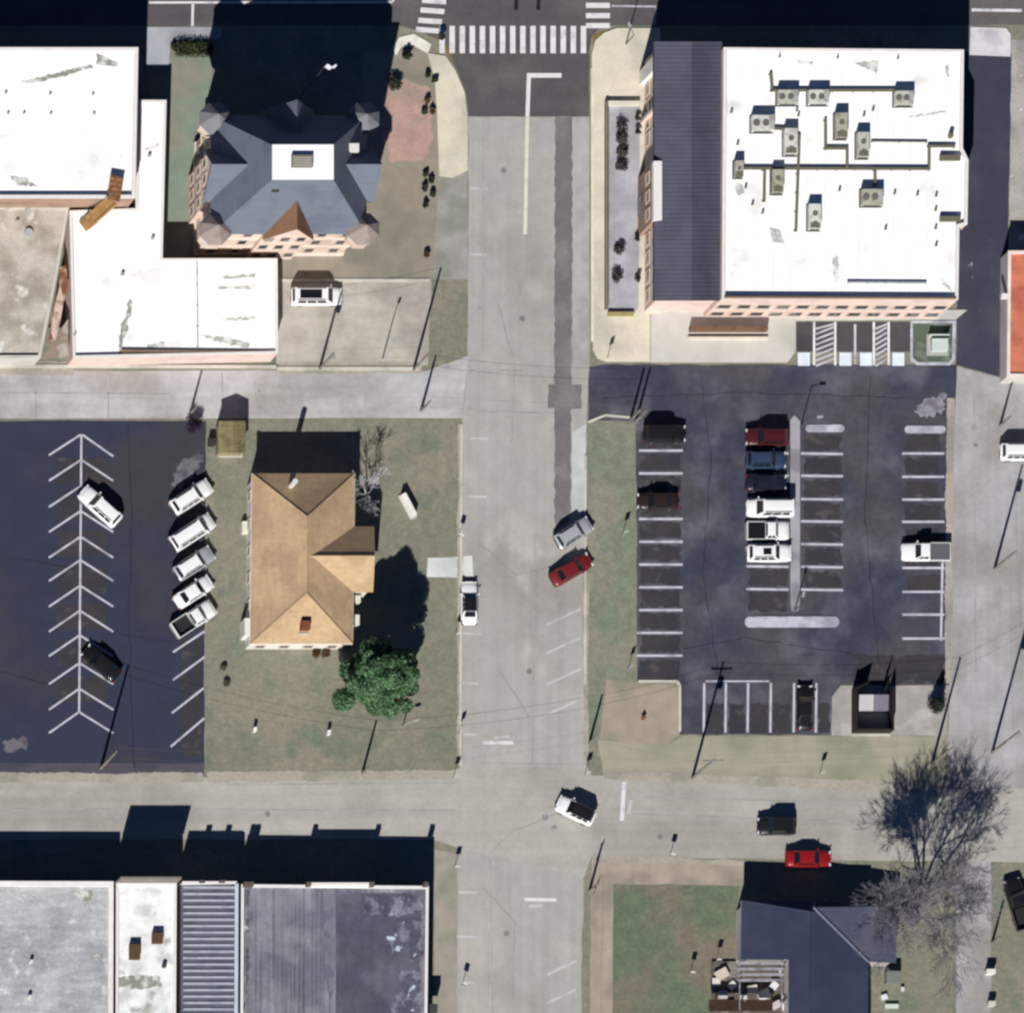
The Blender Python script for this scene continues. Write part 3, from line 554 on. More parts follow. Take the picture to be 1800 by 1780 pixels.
for L in ([(1595,205),(1650,196),(1665,195),(1640,202),(1600,206)], [(1462,455),(1472,445),(1475,490),(1468,500)], [(1656,486),(1664,498),(1676,512),(1670,512),(1656,500)], [(1352,400),(1370,404),(1380,430),(1356,424)], [(1500,110),(1545,106),(1540,130),(1530,124)], [(1662,116),(1668,114),(1668,136),(1664,134)], [(1400,106),(1430,108),(1428,114),(1404,113)], [(1290,318),(1304,322),(1308,340),(1296,344)]): stain(tN, L, ZN+0.008, dirty)
for y in (278,385):
    p, q = G(1652,y,ZN+0.3), G(1688,y,ZN+0.3); MB().box(p.x,p.y-0.28,ZN+0.02,q.x,p.y+0.28,ZN+0.55).build('roof_scupper', olive, tN)
def unit(x, y, lx, ly, lab, h=1.15, flip=False):
    p = G(x, y, ZN+0.6); t = thing('rooftop_unit', lab, 'air conditioner', (p.x,p.y,ZN), 0, 'units on the white office roof')
    MB().box(-lx/2-0.1,-ly/2-0.1,0,lx/2+0.1,ly/2+0.1,0.2).build('base_frame', dark_m, t, True)
    cs = MB().box(-lx/2,-ly/2,0.2,lx/2,ly/2,h).build('casing', random.choice((M('unit_casing', (196,196,184), rgb2=(170,168,152), blot=1.5, var=0.1, rough=0.6), M('unit_casing_pale', (216,216,208), rgb2=(192,190,180), blot=1.2, var=0.1, rough=0.6), M('unit_casing_dull', (176,174,158), rgb2=(150,140,118), blot=1.2, var=0.12, rough=0.7))), t, True)
    lng = max(lx, ly); nf = 2 if lng > 1.9 else 1
    for k in range(nf):
        o = (k-(nf-1)/2)*lng*0.42 - (0.1*lng if nf == 2 else 0); fx, fy = (o, 0) if lx >= ly else (0, o)
        MB().tube((fx,fy,h),(fx,fy,h+0.06),min(lx,ly)*0.22,n=14).build('fan', P('fan_grey', (104,104,98),0.6), t, True)
    ex = lng*0.38
    (MB().box(ex-0.3,-ly*0.4,h,ex+0.25,ly*0.4,h+0.05) if lx >= ly else MB().box(-lx*0.4,-ex-0.25,h,lx*0.4,-ex+0.3,h+0.05)).build('service_lid', grey_m if lx >= ly else olive, t, True)
    for k in range(3):
        zz = 0.35+k*0.22; MB().box(-lx*0.4,-ly/2-0.03,zz,lx*0.4,-ly/2+0.01,zz+0.1).build('grille_slat', dark_m, t, True)
for a in ((1384,172,2.2,1.5,'wide rooftop unit at the left end of the top pipe run'),(1438,172,2.2,1.5,'wide rooftop unit second along the top pipe run'),(1588,174,2.0,1.5,'wide rooftop unit at the right end of the top pipe run'),(1340,218,2.4,1.7,'wide rooftop unit nearest the grey seamed roof'),(1532,348,2.3,1.7,'wide rooftop unit hanging below the long middle pipe run'),
          (1478,222,1.3,2.7,'upright rooftop unit inside the stepped pipe bend'),(1516,256,1.3,2.7,'upright rooftop unit just right of the stepped pipe'),(1389,250,1.4,2.8,'upright rooftop unit beside the tall vertical pipe'),(1366,320,1.2,2.5,'upright rooftop unit under the left part of the middle pipe'),(1431,382,1.3,2.7,'upright rooftop unit lowest of all on the white roof'),(1298,298,0.9,1.7,'smallest rooftop unit by the left end of the middle pipe')): unit(*a)
# --- red roof at the right edge
tR, oR = flat_building('red_roofed_building', 'building with red tiled roof and white edge at the right edge', [(1772,442),(2150,442),(2150,664),(1770,662)], 3.4, wall_w, M('red_clay_roof', (206,122,96), rgb2=(186,104,82), blot=0.4, var=0.08, fine=8, finevar=0.1, streak=(0.2,2.5,1), svar=0.08), 0.2, 0.3, M('pinkish_coping', (240,222,214)))
p = G(1765,520,3.4); MB().box(p.x-0.3,p.y-0.25,2.8,p.x+0.5,p.y+0.25,3.5).build('scupper', coping_w, tR)

# --- brown-roofed house
tan = M('tan_shingles', (190,162,127), rgb2=(176,148,117), blot=0.25, mid=0.06, var=0.07, scale=1.5, fine=10, finevar=0.08, streak=(0.4,0.4,6), svar=0.07)
hz, rz_ = 4.9, 7.6
hroot = thing('brown_house', 'house with tan shingle hip roof and east wing beside the green tree', 'house', G(525,1000,0))
a, b2, c, d = G(443,832,hz), G(624,832,hz), G(620,1131,hz), G(440,1131,hz)
r0, r1 = G(540,908,rz_), G(539,1042,rz_)
MB().add([a,b2,c,d,r0,r1]+[Vector((v.x,v.y,hz-0.18)) for v in (a,b2,c,d)], [(1,0,4),(2,1,4,5),(3,2,5),(0,3,5,4),(0,1,7,6),(1,2,8,7),(2,3,9,8),(3,0,6,9),(6,7,8,9)]).build('roof', tan, hroot)
wz = 7.3
n0, n1 = G(658,925,hz), G(560,925,hz); m0, m1 = G(656,1040,hz), G(560,1040,hz); q0, q1 = G(659,977,wz), G(541,977,wz)
WV = [n0,n1,m0,m1,q0,q1]
MB().add(WV+[Vector((v.x,v.y,v.z-0.18)) for v in WV], [(0,4,5,1),(4,2,3,5),(6,7,11,10),(10,11,9,8),(0,6,10,4),(4,10,8,2),(0,1,7,6),(2,8,9,3)]).build('wing_roof', tan, hroot)
for u, v in ((a,r0),(b2,r0),(r0,r1),(c,r1),(d,r1),(q0,q1)): MB().tube(u+Vector((0,0,.01)), v+Vector((0,0,.01)), 0.09, n=6).build('ridge_cap', tan, hroot)
clap = M('white_clapboard', (226,222,212), rgb2=(212,206,196), blot=0.5, var=0.04)
body = offset([(a.x,a.y),(b2.x,b2.y),(c.x,c.y),(d.x,d.y)], 0.35)
MB().prism(body, -0.1, hz-0.16, top=False).build('wall', clap, hroot)
MB().prism([(n0.x-0.3,n0.y-0.3),(body[1][0] if False else a.x+6,n0.y-0.3),(a.x+6,m0.y+0.3),(m0.x-0.3,m0.y+0.3)], -0.1, hz-0.16, top=False).build('wing_wall', clap, hroot)
xg = n0.x-0.3; MB().add([(xg,m0.y+0.3,hz-0.17),(xg,n0.y-0.3,hz-0.17),(xg,q0.y,wz-0.3)], [(0,1,2)]).build('gable_wall', clap, hroot)
for u, v in ((a,b2),(b2,c),(c,d),(d,a)): MB().tube(u-Vector((0,0,.12)), v-Vector((0,0,.12)), 0.07, n=6).build('gutter', frame_w, hroot)
bp = sorted(body); sw = min(body, key=lambda p: p[0]+p[1]); se = max(body, key=lambda p: p[0]-p[1]); nw = min(body, key=lambda p: p[0]-p[1]); ne = max(body, key=lambda p: p[0]+p[1])
windows(hroot, sw, se, (1.7,), 4, 1.0, 1.5); windows(hroot, nw, sw, (1.7,), 6, 1.0, 1.5)
p = G(536,1100,6.2); MB().box(p.x-0.5,p.y-0.45,4.6,p.x+0.5,p.y+0.45,6.9).build('chimney', M('red_brick', (128,70,52), rgb2=(104,58,46), blot=1.5), hroot)
p = G(535,1108,6.0); MB().box(p.x-0.55,p.y-0.32,5.0,p.x+0.55,p.y-0.22,5.6).build('flashing', frame_w, hroot)
p = G(515,850,7.0); MB().tube((p.x,p.y,5.0),(p.x,p.y,8.4),0.3).build('flue', frame_w, hroot)
for nm, x0, y0, x1, y1, h in (('side_step',426,916,436,936,0.9),('side_step',430,1086,440,1116,2.8)):
    p, q = G(x0,y1,h), G(x1,y0,h); MB().box(p.x,p.y,0,q.x+0.4,q.y,h).build(nm, M('white_step', (228,224,214)), hroot)
for x0, y0, x1, y1 in ((626,1046,634,1058),(624,1080,632,1098)):
    p, q = G(x0,y1,3.0), G(x1,y0,3.0); MB().box(p.x-0.6,p.y,0,q.x,q.y,3.0).build('bay_window', clap, hroot)
# --- shed
sh = thing('garden_shed', 'small shed with olive ribbed gable roof beside the west alley', 'shed', G(405,775,0))
s = [G(384,740,2.6), G(432,740,2.6), G(432,796,2.6), G(384,796,2.6)]; sr = [G(409,740,3.3), G(409,796,3.3)]
shm = M('olive_metal_roof', (138,128,92), rgb2=(116,108,78), blot=0.8, var=0.08, rough=0.6, streak=(2.5,0.1,1), svar=0.12)
MB().add(s+sr, [(0,3,5,4),(4,5,2,1),(0,4,1),(2,5,3)]).build('roof', shm, sh)
MB().prism(offset([(v.x,v.y) for v in s], 0.15), -0.05, 2.58, top=False).build('wall', M('shed_wall', (150,140,110)), sh)
b = MB(); 
for k in range(9):
    t = (k+0.5)/9
    for i, j in ((0,4),(1,4)):
        e = s[i].lerp(s[3-i], t); r = sr[0].lerp(sr[1], t); b.tube(e+Vector((0,0,.01)), r+Vector((0,0,.01)), 0.02, n=4, cap=False)
b.build('roof_rib', shm, sh)
p = G(407,800,0.15); MB().box(p.x-1.4,p.y-0.2,0,p.x+1.2,p.y+0.15,0.2).build('door_step', kerb_m, sh)

# --- row of shops along the bottom left
Z5 = 5.3
rowg = M('row_gravel_roof', (186,187,188), rgb2=(164,165,168), blot=0.3, thr=(0.4,0.6), rgb3=(206,206,207), spot=0.8, sthr=(0.55,0.75), var=0.12, mid=0.1, fine=5, finevar=0.12, streak=(0.35,1.6,1), svar=0.16)
f1, _ = flat_building('gravel_roofed_shop', 'shop with rough grey gravel roof at the bottom left corner', [(-420,1548),(198,1550),(195,2250),(-420,2250)], Z5, wall_d, rowg, 0.35, 0.5, M('white_parapet', (238,234,230)))
for L in ([(122,1566),(164,1564),(160,1580),(150,1584)], [(150,1680),(182,1674),(182,1682),(160,1684)]): stain(f1, L, Z5+0.008, dirty_d)
for x, y in ((54,1690),(51,1752)): vent(f1, x, y, Z5, 0.22, 0.6, frame_w)
f2, o2 = flat_building('white_roofed_shop', 'narrow shop with stained white roof and tall front parapet', [(204,1550),(309,1553),(305,2250),(202,2250)], Z5-0.1, wall_d, M('stained_white_roof', (246,247,246), rgb2=(206,208,206), blot=0.4, thr=(0.44,0.66), var=0.05, mid=0.05, rgb3=(164,165,158), spot=0.45, sthr=(0.6,0.74)), 0.3, 0.25)
pa, pb = G(204,1550,Z5), G(311,1551,Z5)
MB().box(pa.x,pa.y-0.12,Z5+0.21,pb.x,pa.y+0.12,8.1).build('front_parapet', M('sign_parapet', (128,120,114)), f2)
for x, y, hw, hh in ((277,1648,9,9),(237,1672,9,13)):
    p = G(x,y,Z5+0.5); MB().box(p.x-hw/S,p.y-hh/S,Z5-0.1,p.x+hw/S,p.y+hh/S,Z5+0.7).build('roof_box', M('brown_box', (92,70,46)), f2)
vent(f2, 288, 1697, Z5-0.1, 0.28, 0.5, dark_m)
stain(f2, [(206,1718),(240,1712),(280,1715),(284,1732),(244,1738),(208,1734)], Z5-0.092, dirty_d)
# striped ribbed roof
f3 = thing('ribbed_roof_shop', 'shop with grey metal roof of wide cross ribs', 'building', G(365,1700,0))
rib = M('grey_rib_metal', (108,110,124), rgb2=(96,98,112), blot=0.4, var=0.1, rough=0.5, metal=0.2, spec=0.4)
rib_l = M('pale_rib_metal', (178,181,192), rgb2=(152,156,170), blot=0.6, var=0.1, rough=0.5, metal=0.2)
q = [G(318,1553,Z5-0.4), G(416,1553,Z5+0.3), G(413,2250,Z5+0.3), G(318,2250,Z5-0.4)]
MB().add(q, [(3,2,1,0)]).build('roof', rib, f3)
MB().prism([(v.x,v.y) for v in q], -0.1, Z5-0.45, top=False).build('wall', wall_d, f3)
nrib = 62
e = [q[0].lerp(q[3], 0.5/nrib), q[1].lerp(q[2], 0.5/nrib)]
proto = None
for k in range(nrib):
    u, v = q[0].lerp(q[3],(k+0.5)/nrib), q[1].lerp(q[2],(k+0.5)/nrib)
    dv = (v-u)*0.04
    MB().add([u+dv+Vector((0,-.15,.005)),v-dv+Vector((0,-.15,.005)),v-dv+Vector((0,.15,.005)),u+dv+Vector((0,.15,.005)),u+dv+Vector((0,-.08,.12)),v-dv+Vector((0,-.08,.12)),v-dv+Vector((0,.08,.12)),u+dv+Vector((0,.08,.12))],
             [(4,5,6,7),(0,1,5,4),(1,2,6,5),(2,3,7,6),(3,0,4,7)]).build('roof_rib', rib_l, f3)
MB().tube(q[1]+Vector((0,0,.1)), q[2]+Vector((0,0,.1)), 0.22, n=6).build('ridge_cap', M('pale_ridge', (206,216,226), rough=0.5), f3)
MB().box(q[0].x,q[0].y-0.1,0,q[1].x,q[0].y+0.15,Z5+0.45).build('front_parapet', coping_w, f3)
for x in (355, 390): 
    p = G(x,1552,Z5+0.6); MB().box(p.x-0.3,p.y+0.05,Z5-1,p.x+0.3,p.y+0.3,Z5+1.0).build('finial', wall_d, f3)
# dark roof by the corner
dk = M('dark_streaked_roof', (132,132,142), rgb2=(106,106,119), blot=0.2, thr=(0.42,0.6), var=0.12, mid=0.1, fine=5, finevar=0.1, streak=(2.2,0.06,1), svar=0.34, rough=0.7)
dk2 = M('dark_membrane', (82,81,95), rgb2=(98,97,110), blot=0.2, thr=(0.44,0.6), var=0.12, mid=0.08, streak=(1.2,0.08,1), svar=0.14, fine=5, finevar=0.06, rough=0.8)
f4, o4 = flat_building('corner_shop', 'corner shop with dark streaked roof and white edge by the main street', [(424,1555),(752,1558),(744,2250),(420,2250)], Z5, wall_d, dk, 0.3, 0.25)
sheet_z('roof_membrane', [(590,1568),(742,1570),(740,1640),(736,1720),(734,2245),(590,2245)], Z5+0.008, dk2, f4)
sheet_z('roof_patch', [(568,1562),(588,1562),(588,1740),(580,1760),(572,1720)], Z5+0.012, M('grey_roof_patch', (124,122,134), rgb2=(104,102,118), blot=0.6), f4)
palep = M('silver_roof_patch', (122,124,138), rgb2=(86,85,100), blot=0.7, thr=(0.40,0.52), rgb3=(190,200,210), spot=0.9, sthr=(0.62,0.7), streak=(1.5,0.1,1), svar=0.2, var=0.2, fine=3, finevar=0.2)
for L in ([(640,1572),(690,1570),(744,1574),(742,1608),(700,1612),(660,1606),(638,1604)], [(726,1616),(744,1612),(741,1680),(724,1690),(716,1660),(690,1676),(682,1640),(700,1622)], [(706,1704),(740,1700),(738,1780),(734,2100),(690,1800),(692,1750),(704,1745)], [(426,1568),(440,1566),(434,1640),(440,1700),(428,1780)]):
    sheet_z('roof_patch', jag(L, 4.5, 6.0), Z5+0.016, palep, f4)
b = MB()
for k in range(18):
    x = 432+k*7.6; p, q_ = G(x,1566,Z5), G(x-3,2240,Z5); b.tube(p+Vector((0,0,.03)), q_+Vector((0,0,.03)), 0.035, n=4, cap=False)
sm = b.build('roof_seam', M('seam_grey', (150,150,160), rough=0.6), f4); sm['kind'] = 'stuff'
for x0, x1 in ((540,655),):
    p, q_ = G(x0,1556,Z5), G(x1,1556,Z5); MB().box(p.x,p.y-0.12,4,q_.x,p.y+0.22,Z5+0.75).build('raised_parapet', coping_w, f4)
for x in (432,441,542,653,748):
    p = G(x,1556,Z5+0.8); MB().box(p.x-0.25,p.y-0.1,3,p.x+0.25,p.y+0.35,Z5+1.25).build('pilaster', wall_d, f4)
p = G(756,1772,3); MB().box(p.x-0.3,p.y-0.4,2.0,p.x+0.8,p.y+0.5,3.2).build('awning', dark_m, f4)

# --- house with navy roof, lower right
nav = M('navy_shingles', (47,54,78), rgb2=(53,59,82), blot=0.15, var=0.05, fine=9, finevar=0.07, rough=0.85, streak=(0.3,0.3,5), svar=0.06)
nav2 = M('worn_navy_shingles', (76,80,102), rgb2=(90,88,108), blot=0.2, var=0.06, fine=9, finevar=0.07, rough=0.85)
he, hr = 4.3, 5.3
h2 = thing('navy_roofed_house', 'house with dark navy hip roof behind the bare tree', 'house', G(1420,1700,0))
a, b2, c, d = G(1303,1582,he), G(1526,1586,he), G(1526,2100,he), G(1386,2100,he+.6)
r0, r1 = G(1424,1602,hr), G(1420,2100,hr); k1, k2 = G(1301,1686,he), G(1386,1686,he+.6)
MB().add([a,b2,c,d,r0,r1,k1,k2], [(1,0,4),(2,1,4,5),(3,5,4,0,6,7) if False else (4,0,6,7),(5,4,7,3)]).build('roof', nav, h2)
for u, v in ((r0,r1),(a,r0)): MB().tube(u+Vector((0,0,.02)), v+Vector((0,0,.02)), 0.10, n=6).build('ridge_cap', nav, h2)
e0, e1, e2, e3 = G(1430,1594,hr+0.05), G(1578,1592,he-0.4), G(1575,1692,he-0.5), G(1527,1690,he+0.15)
MB().add([e0,e1,e2,e3], [(3,2,1,0)]).build('wing_roof', nav2, h2)
MB().tube(e0+Vector((0,0,.05)), e3+Vector((0,0,.05)), 0.13, n=6).build('ridge_cap', M('grey_ridge', (112,116,136)), h2)
MB().tube(a, k1, 0.09, n=6).build('gutter', M('grey_gutter', (110,108,124)), h2)
MB().prism(offset([(a.x,a.y),(b2.x,b2.y),(c.x,c.y),(d.x,d.y),(k2.x,k2.y),(k1.x,k1.y)],0.4), -0.1, he-0.02, top=False).build('wall', wall_w, h2)
MB().prism([(b2.x-1,e1.y-0.35),(e1.x-0.3,e1.y-0.35),(e2.x-0.3,e2.y+0.3),(b2.x-1,e3.y+0.3)], -0.1, he-0.6, top=False).build('wing_wall', M('pinkish_wall', (190,178,176)), h2)
# pergola and clutter
slab('porch_deck', [(1250,1690),(1384,1690),(1384,1900),(1250,1900)], 0.35, M('porch_deck', (96,88,82), rgb2=(130,124,118), blot=0.8, streak=(0.3,4,1), svar=0.25))
pg = thing('pergola', 'weathered slatted pergola against the navy roofed house', 'pergola', G(1320,1740,0))
greyw = M('grey_timber', (150,150,158), rgb2=(120,118,124), blot=1.0, streak=(0.3,3,1), svar=0.2)
for x in (1300,1372):
    for y in (1700,1765): p = G(x,y,0); MB().box(p.x-0.08,p.y-0.08,0,p.x+0.08,p.y+0.08,2.7).build('post', greyw, pg)
for k in range(4):
    p, q_ = G(1296,1692+k*10,2.8), G(1378,1692+k*10,2.8); MB().box(p.x,p.y-0.14,2.72,q_.x,p.y+0.14,2.82).build('slat', greyw, pg)
for x in (1300,1374): p, q_ = G(x,1688,2.6), G(x,1775,2.6); MB().box(p.x-0.06,q_.y,2.55,p.x+0.06,p.y,2.71).build('beam', greyw, pg)
p, q_ = G(1246,1776,2.4), G(1358,1756,2.4); MB().box(p.x,p.y,2.35,q_.x,q_.y,2.45).build('lean_to_roof', M('dark_brown_board', (66,44,34), rgb2=(52,36,30), blot=0.8), pg)
for x, y in ((1252,1772),(1350,1772)): p = G(x,y,0); MB().box(p.x-0.06,p.y-0.06,0,p.x+0.06,p.y+0.06,2.34).build('post', greyw, pg)

# ------------------------------------------------------------------ vehicles
tyre_m = P('tyre_rubber', (30,30,30), 0.9); rim_m = P('wheel_rim', (150,150,152), 0.4, 0.6); autoglass = M('car_glass', (26,28,32), var=0.05, rough=0.12, spec=0.6)
lamp_w = P('headlight_lens', (225,228,230), 0.2); lamp_r = P('tail_light_lens', (150,26,22), 0.3); black_t = P('black_trim', (26,26,28), 0.6)
def paintm(n, rgb, metal=0.0): return M('car_paint_'+n, rgb, var=0.02, finevar=0.01, rough=0.4, coat=0.5, metal=metal, spec=0.4)
PAINT = {'white': paintm('white',(246,246,246)), 'silver': paintm('silver',(196,200,206),0.35), 'black': paintm('black',(26,25,27)), 'red': paintm('red',(142,20,26)), 'maroon': paintm('maroon',(74,18,28)), 'blue': paintm('blue',(54,72,98),0.2), 'navy': paintm('navy',(26,30,44)), 'brown': paintm('brown',(44,30,26)), 'brick': paintm('brick',(116,32,32)), 'grey': paintm('grey',(110,112,116),0.2)}
MESH = {}
def shared(key, name, mb, mat, smooth=False):
    k = (key, mat.name)
    if k not in MESH: MESH[k] = mb().mesh(name, mat, smooth=smooth)
    return MESH[k]
def loft(st, crown=0.03):
    b = MB(); n = None
    for x, hw, zt, zb in st:
        ring = [(-.86,0),(-1,.14),(-1.0,.62),(-.95,.86),(-.80,.985),(-.4,1.0),(.4,1.0),(.80,.985),(.95,.86),(1.0,.62),(1,.14),(.86,0)]
        b.v += [(x, hw*u, zb+(zt-zb)*v + (crown if abs(u) < 0.5 and v == 1.0 else 0)) for u, v in ring]; n = len(ring)
    m = len(st)
    for i in range(m-1):
        for j in range(n): k = (j+1) % n; b.f.append((i*n+j, i*n+k, (i+1)*n+k, (i+1)*n+j))
    b.f.append(tuple(range(n))); b.f.append(tuple(reversed(range((m-1)*n, m*n))))
    return b
SPEC = {  # length, width, height, stations (x, half-width factor, top, bottom), cabin (rear base, rear top, front top, front base), belt height
 'sedan': (4.75,1.84,1.46,[(-.5,.74,.70,.35),(-.485,.88,.88,.26),(-.42,.95,1.0,.22),(-.26,1,1.0,.2),(0,1,.95,.2),(.18,1,.97,.2),(.36,.97,.86,.2),(.455,.88,.74,.24),(.5,.68,.58,.32)],(-.36,-.20,.10,.25),.96),
 'suv': (4.85,1.92,1.76,[(-.5,.80,.95,.42),(-.485,.93,1.08,.32),(-.4,.98,1.12,.28),(-.2,1,1.12,.26),(.1,1,1.12,.26),(.22,1,1.1,.26),(.38,.97,1.02,.26),(.465,.9,.92,.3),(.5,.72,.7,.4)],(-.47,-.40,.10,.235),1.10),
 'van': (5.2,2.0,2.0,[(-.5,.86,1.0,.42),(-.49,.96,1.15,.32),(-.4,1,1.18,.28),(-.1,1,1.18,.26),(.2,1,1.18,.26),(.3,1,1.14,.26),(.41,.96,1.02,.28),(.475,.88,.9,.32),(.5,.72,.7,.4)],(-.485,-.45,.19,.32),1.16),
 'pickup': (5.5,1.98,1.84,[(-.08,1,1.14,.34),(.0,1,1.14,.34),(.2,1,1.14,.34),(.26,1,1.12,.34),(.40,.98,1.06,.34),(.475,.92,.98,.38),(.5,.76,.76,.45)],(-.075,-.045,.13,.24),1.12)}
def car(kind, px, py, head, colour, label, L=None, roof=None, bed=None, group='parked cars', zg=0.02):
    l0, W, Hh, st, cab, belt = SPEC[kind]; L = L or l0
    p = G(px, py, 0.8); t = thing({'sedan':'parked_car','suv':'parked_car','van':'parked_van','pickup':'pickup_truck'}[kind], label, {'sedan':'car','suv':'car','van':'van','pickup':'pickup'}[kind], (p.x, p.y, zg), radians(head), group)
    m = PAINT[colour]; key = (kind, L)
    def part(nm, f, mat, par=t, smooth=False, k=None): return link(bpy.data.objects.new(nm, shared((key, k or nm), nm, f, mat, smooth)), par)
    body = part('body', lambda: loft([(x*L, hw*W/2, zt, zb) for x, hw, zt, zb in st]), m, smooth=True)
    hb, ht = W/2*0.90, W/2*0.70; xr0, xr1, xf1, xf0 = [c*L for c in cab]; zt = Hh-0.05
    C = [(xr0,-hb,belt-.06),(xf0,-hb,belt-.06),(xf0,hb,belt-.06),(xr0,hb,belt-.06),(xr1,-ht,zt),(xf1,-ht,zt),(xf1,ht,zt),(xr1,ht,zt)]
    cabin = part('cabin', lambda: MB().add(C, [(0,1,5,4),(1,2,6,5),(2,3,7,6),(3,0,4,7),(4,5,6,7)]), m)
    def pane(i, j, k, l, s0, s1, t0, t1, e=0.012):
        A, B, D, E = [Vector(C[q]) for q in (i, j, k, l)]
        nrm = (B-A).cross(E-A).normalized()*e
        f = lambda u, v: A.lerp(B, u).lerp(E.lerp(D, u), v) + nrm
        return MB().add([f(s0,t0),f(s1,t0),f(s1,t1),f(s0,t1)], [(0,1,2,3)])
    part('windshield', lambda: pane(1,2,6,5,.06,.94,.12,.97), autoglass, cabin); part('rear_window', lambda: pane(3,0,4,7,.08,.92,.25,.94), autoglass, cabin)
    if kind in ('sedan','suv','van'): segs = ((.12,.34),(.37,.62),(.65,.90))
    else: segs = ((.1,.46),(.52,.88))
    for n_, (a, b) in enumerate(segs):
        part('side_window', lambda: pane(0,1,5,4,a,b,.2,.92), autoglass, cabin, k=('swl', n_)); part('side_window', lambda: pane(2,3,7,6,1-b,1-a,.2,.92), autoglass, cabin, k=('swr', n_))
    def roofm():
        b = MB(); e = 0.03
        for i in range(5):
            for j in range(5):
                u, v = i/4, j/4; x = (xr1-e) + (xf1-xr1+2*e)*u; y = (ht+e)*(2*v-1)
                b.v.append((x, y, zt+0.012+0.05*(1-(2*v-1)**2)*(1-0.6*(2*u-1)**2)))
        for i in range(4):
            for j in range(4): q = i*5+j; b.f.append((q, q+5, q+6, q+1))
        return b
    part('roof', roofm, PAINT[roof] if roof else m, cabin, True)
    if kind in ('suv','van'):
        for s in (-1, 1): part('roof_rail', lambda: MB().box(xr1+.2, s*ht*0.92-.025, zt+.03, xf1-.2, s*ht*0.92+.025, zt+.09), black_t, cabin, k=('rail', s))
    if kind == 'pickup':
        x0, x1 = -.5*L, -.085*L; hw = W/2-.01
        b = part('bed', lambda: MB().box(x0,-hw,.45,x1,hw,.62), black_t, k='bedfloor')
        for s in (-1, 1): part('bed_wall', lambda: MB().box(x0,s*hw-.06 if s > 0 else s*hw-.0,.5,x1,s*hw if s > 0 else s*hw+.06,1.14), m, b, k=('bw', s))
        part('tailgate', lambda: MB().box(x0-.05,-hw+.002,.48,x0+.03,hw-.002,1.13), m, b); part('bumper', lambda: MB().box(x0-.2,-hw+.1,.42,x0-.055,hw-.1,.6), rim_m, b)
        if bed: part('bed_cover', lambda: MB().box(x0+.05,-hw+.08,1.05,x1-.04,hw-.08,1.10), PAINT[bed], b)
    xw = L*0.305
    for sx in (-1, 1):
        for sy in (-1, 1):
            y0 = sy*(W/2-.2); y1 = sy*(W/2-.005)
            wl = part('wheel', lambda: MB().tube((sx*xw,y0,.33),(sx*xw,y1,.33),.33,n=16), tyre_m, k=('wh',sx,sy))
            part('rim', lambda: MB().tube((sx*xw,y1-sy*.02,.33),(sx*xw,y1+sy*.012,.33),.2,n=12), rim_m, wl, k=('rm',sx,sy))
    for s in (-1, 1):
        part('headlight', lambda: MB().obox((.474*L, s*W*.36), .16, .34, .62 if kind == 'sedan' else .74, .74 if kind == 'sedan' else .90, -s*.35), lamp_w, k=('hl',s))
        part('tail_light', lambda: MB().box(-.5*L-.015, s*W*.40-.12, .72, -.485*L, s*W*.40+.12, .92), lamp_r, k=('tl',s))
        part('mirror', lambda: MB().obox((xf0-.28, s*(W/2+.06)), .14, .2, belt+.0, belt+.14, 0), m, k=('mi',s))
    return t
GL = 'cars in the west lot'; GE = 'cars in the east lot'; GS = 'cars on the streets'
car('suv', 176, 890, 138, 'white', 'white sport utility parked across the herringbone centre line', 5.3, group=GL)
car('suv', 336, 873, 33, 'white', 'white car topmost in the slanted row by the shed', 4.9, group=GL)
car('van', 338, 935, 33, 'white', 'largest white car, second down in the slanted row', 5.2, group=GL)
car('suv', 341, 990, 33, 'silver', 'silver car with bright white roof in the slanted row', 4.7, roof='white', group=GL)
car('sedan', 340, 1040, 33, 'white', 'white sedan between the white roofed car and the white pickup', 4.6, group=GL)
car('pickup', 341, 1087, 33, 'white', 'white pickup with dark bed, lowest in the slanted row', 5.0, group=GL)
car('sedan', 178, 1165, 140, 'black', 'black sedan alone in the lower right herringbone stalls', group=GL)
car('sedan', 825, 1060, 90, 'white', 'white car parked along the left kerb of the main street', 4.8, roof='black', group=GS)
car('suv', 1008, 937, 32, 'silver', 'silver car parked at a slant just above the dark red one', 4.3, group=GS)
car('sedan', 1004, 1001, 30, 'brick', 'dark red car parked at a slant on the main street', 4.9, group=GS)
cw_ = car('van', 556, 521, 0, 'white', 'white sport utility with dark roof panel in the concrete lot below the courthouse', 5.6, group=GS)
car('suv', 1012, 1424, 155, 'white', 'white car with dark windows turning at the lower crossing', 4.4, roof='black', group=GS, zg=0.02)
car('suv', 1365, 1451, 180, 'black', 'black car on the lower street above the navy roof', 4.2, group=GS)
car('sedan', 1421, 1508, 0, 'red', 'bright red car at the street edge beside the house shadow', 5.0, group=GS)
car('suv', 1168, 762, 0, 'black', 'black car in the top stall by the grass strip', 4.6, group=GE)
car('sedan', 1156, 880, 180, 'brown', 'dark brown car by the grass strip, third stall down', 4.5, group=GE)
car('suv', 1348, 768, 180, 'maroon', 'maroon car topmost against the median', 4.7, group=GE)
car('suv', 1346, 808, 0, 'blue', 'blue car between the maroon and the navy cars', 4.4, group=GE)
car('sedan', 1347, 848, 0, 'navy', 'navy car against the median above the white ones', 4.5, group=GE)
car('van', 1354, 893, 180, 'white', 'white van, uppermost white vehicle against the median', 5.2, group=GE)
car('pickup', 1350, 933, 0, 'white', 'white pickup with black bed cover against the median', 4.6, bed='black', group=GE)
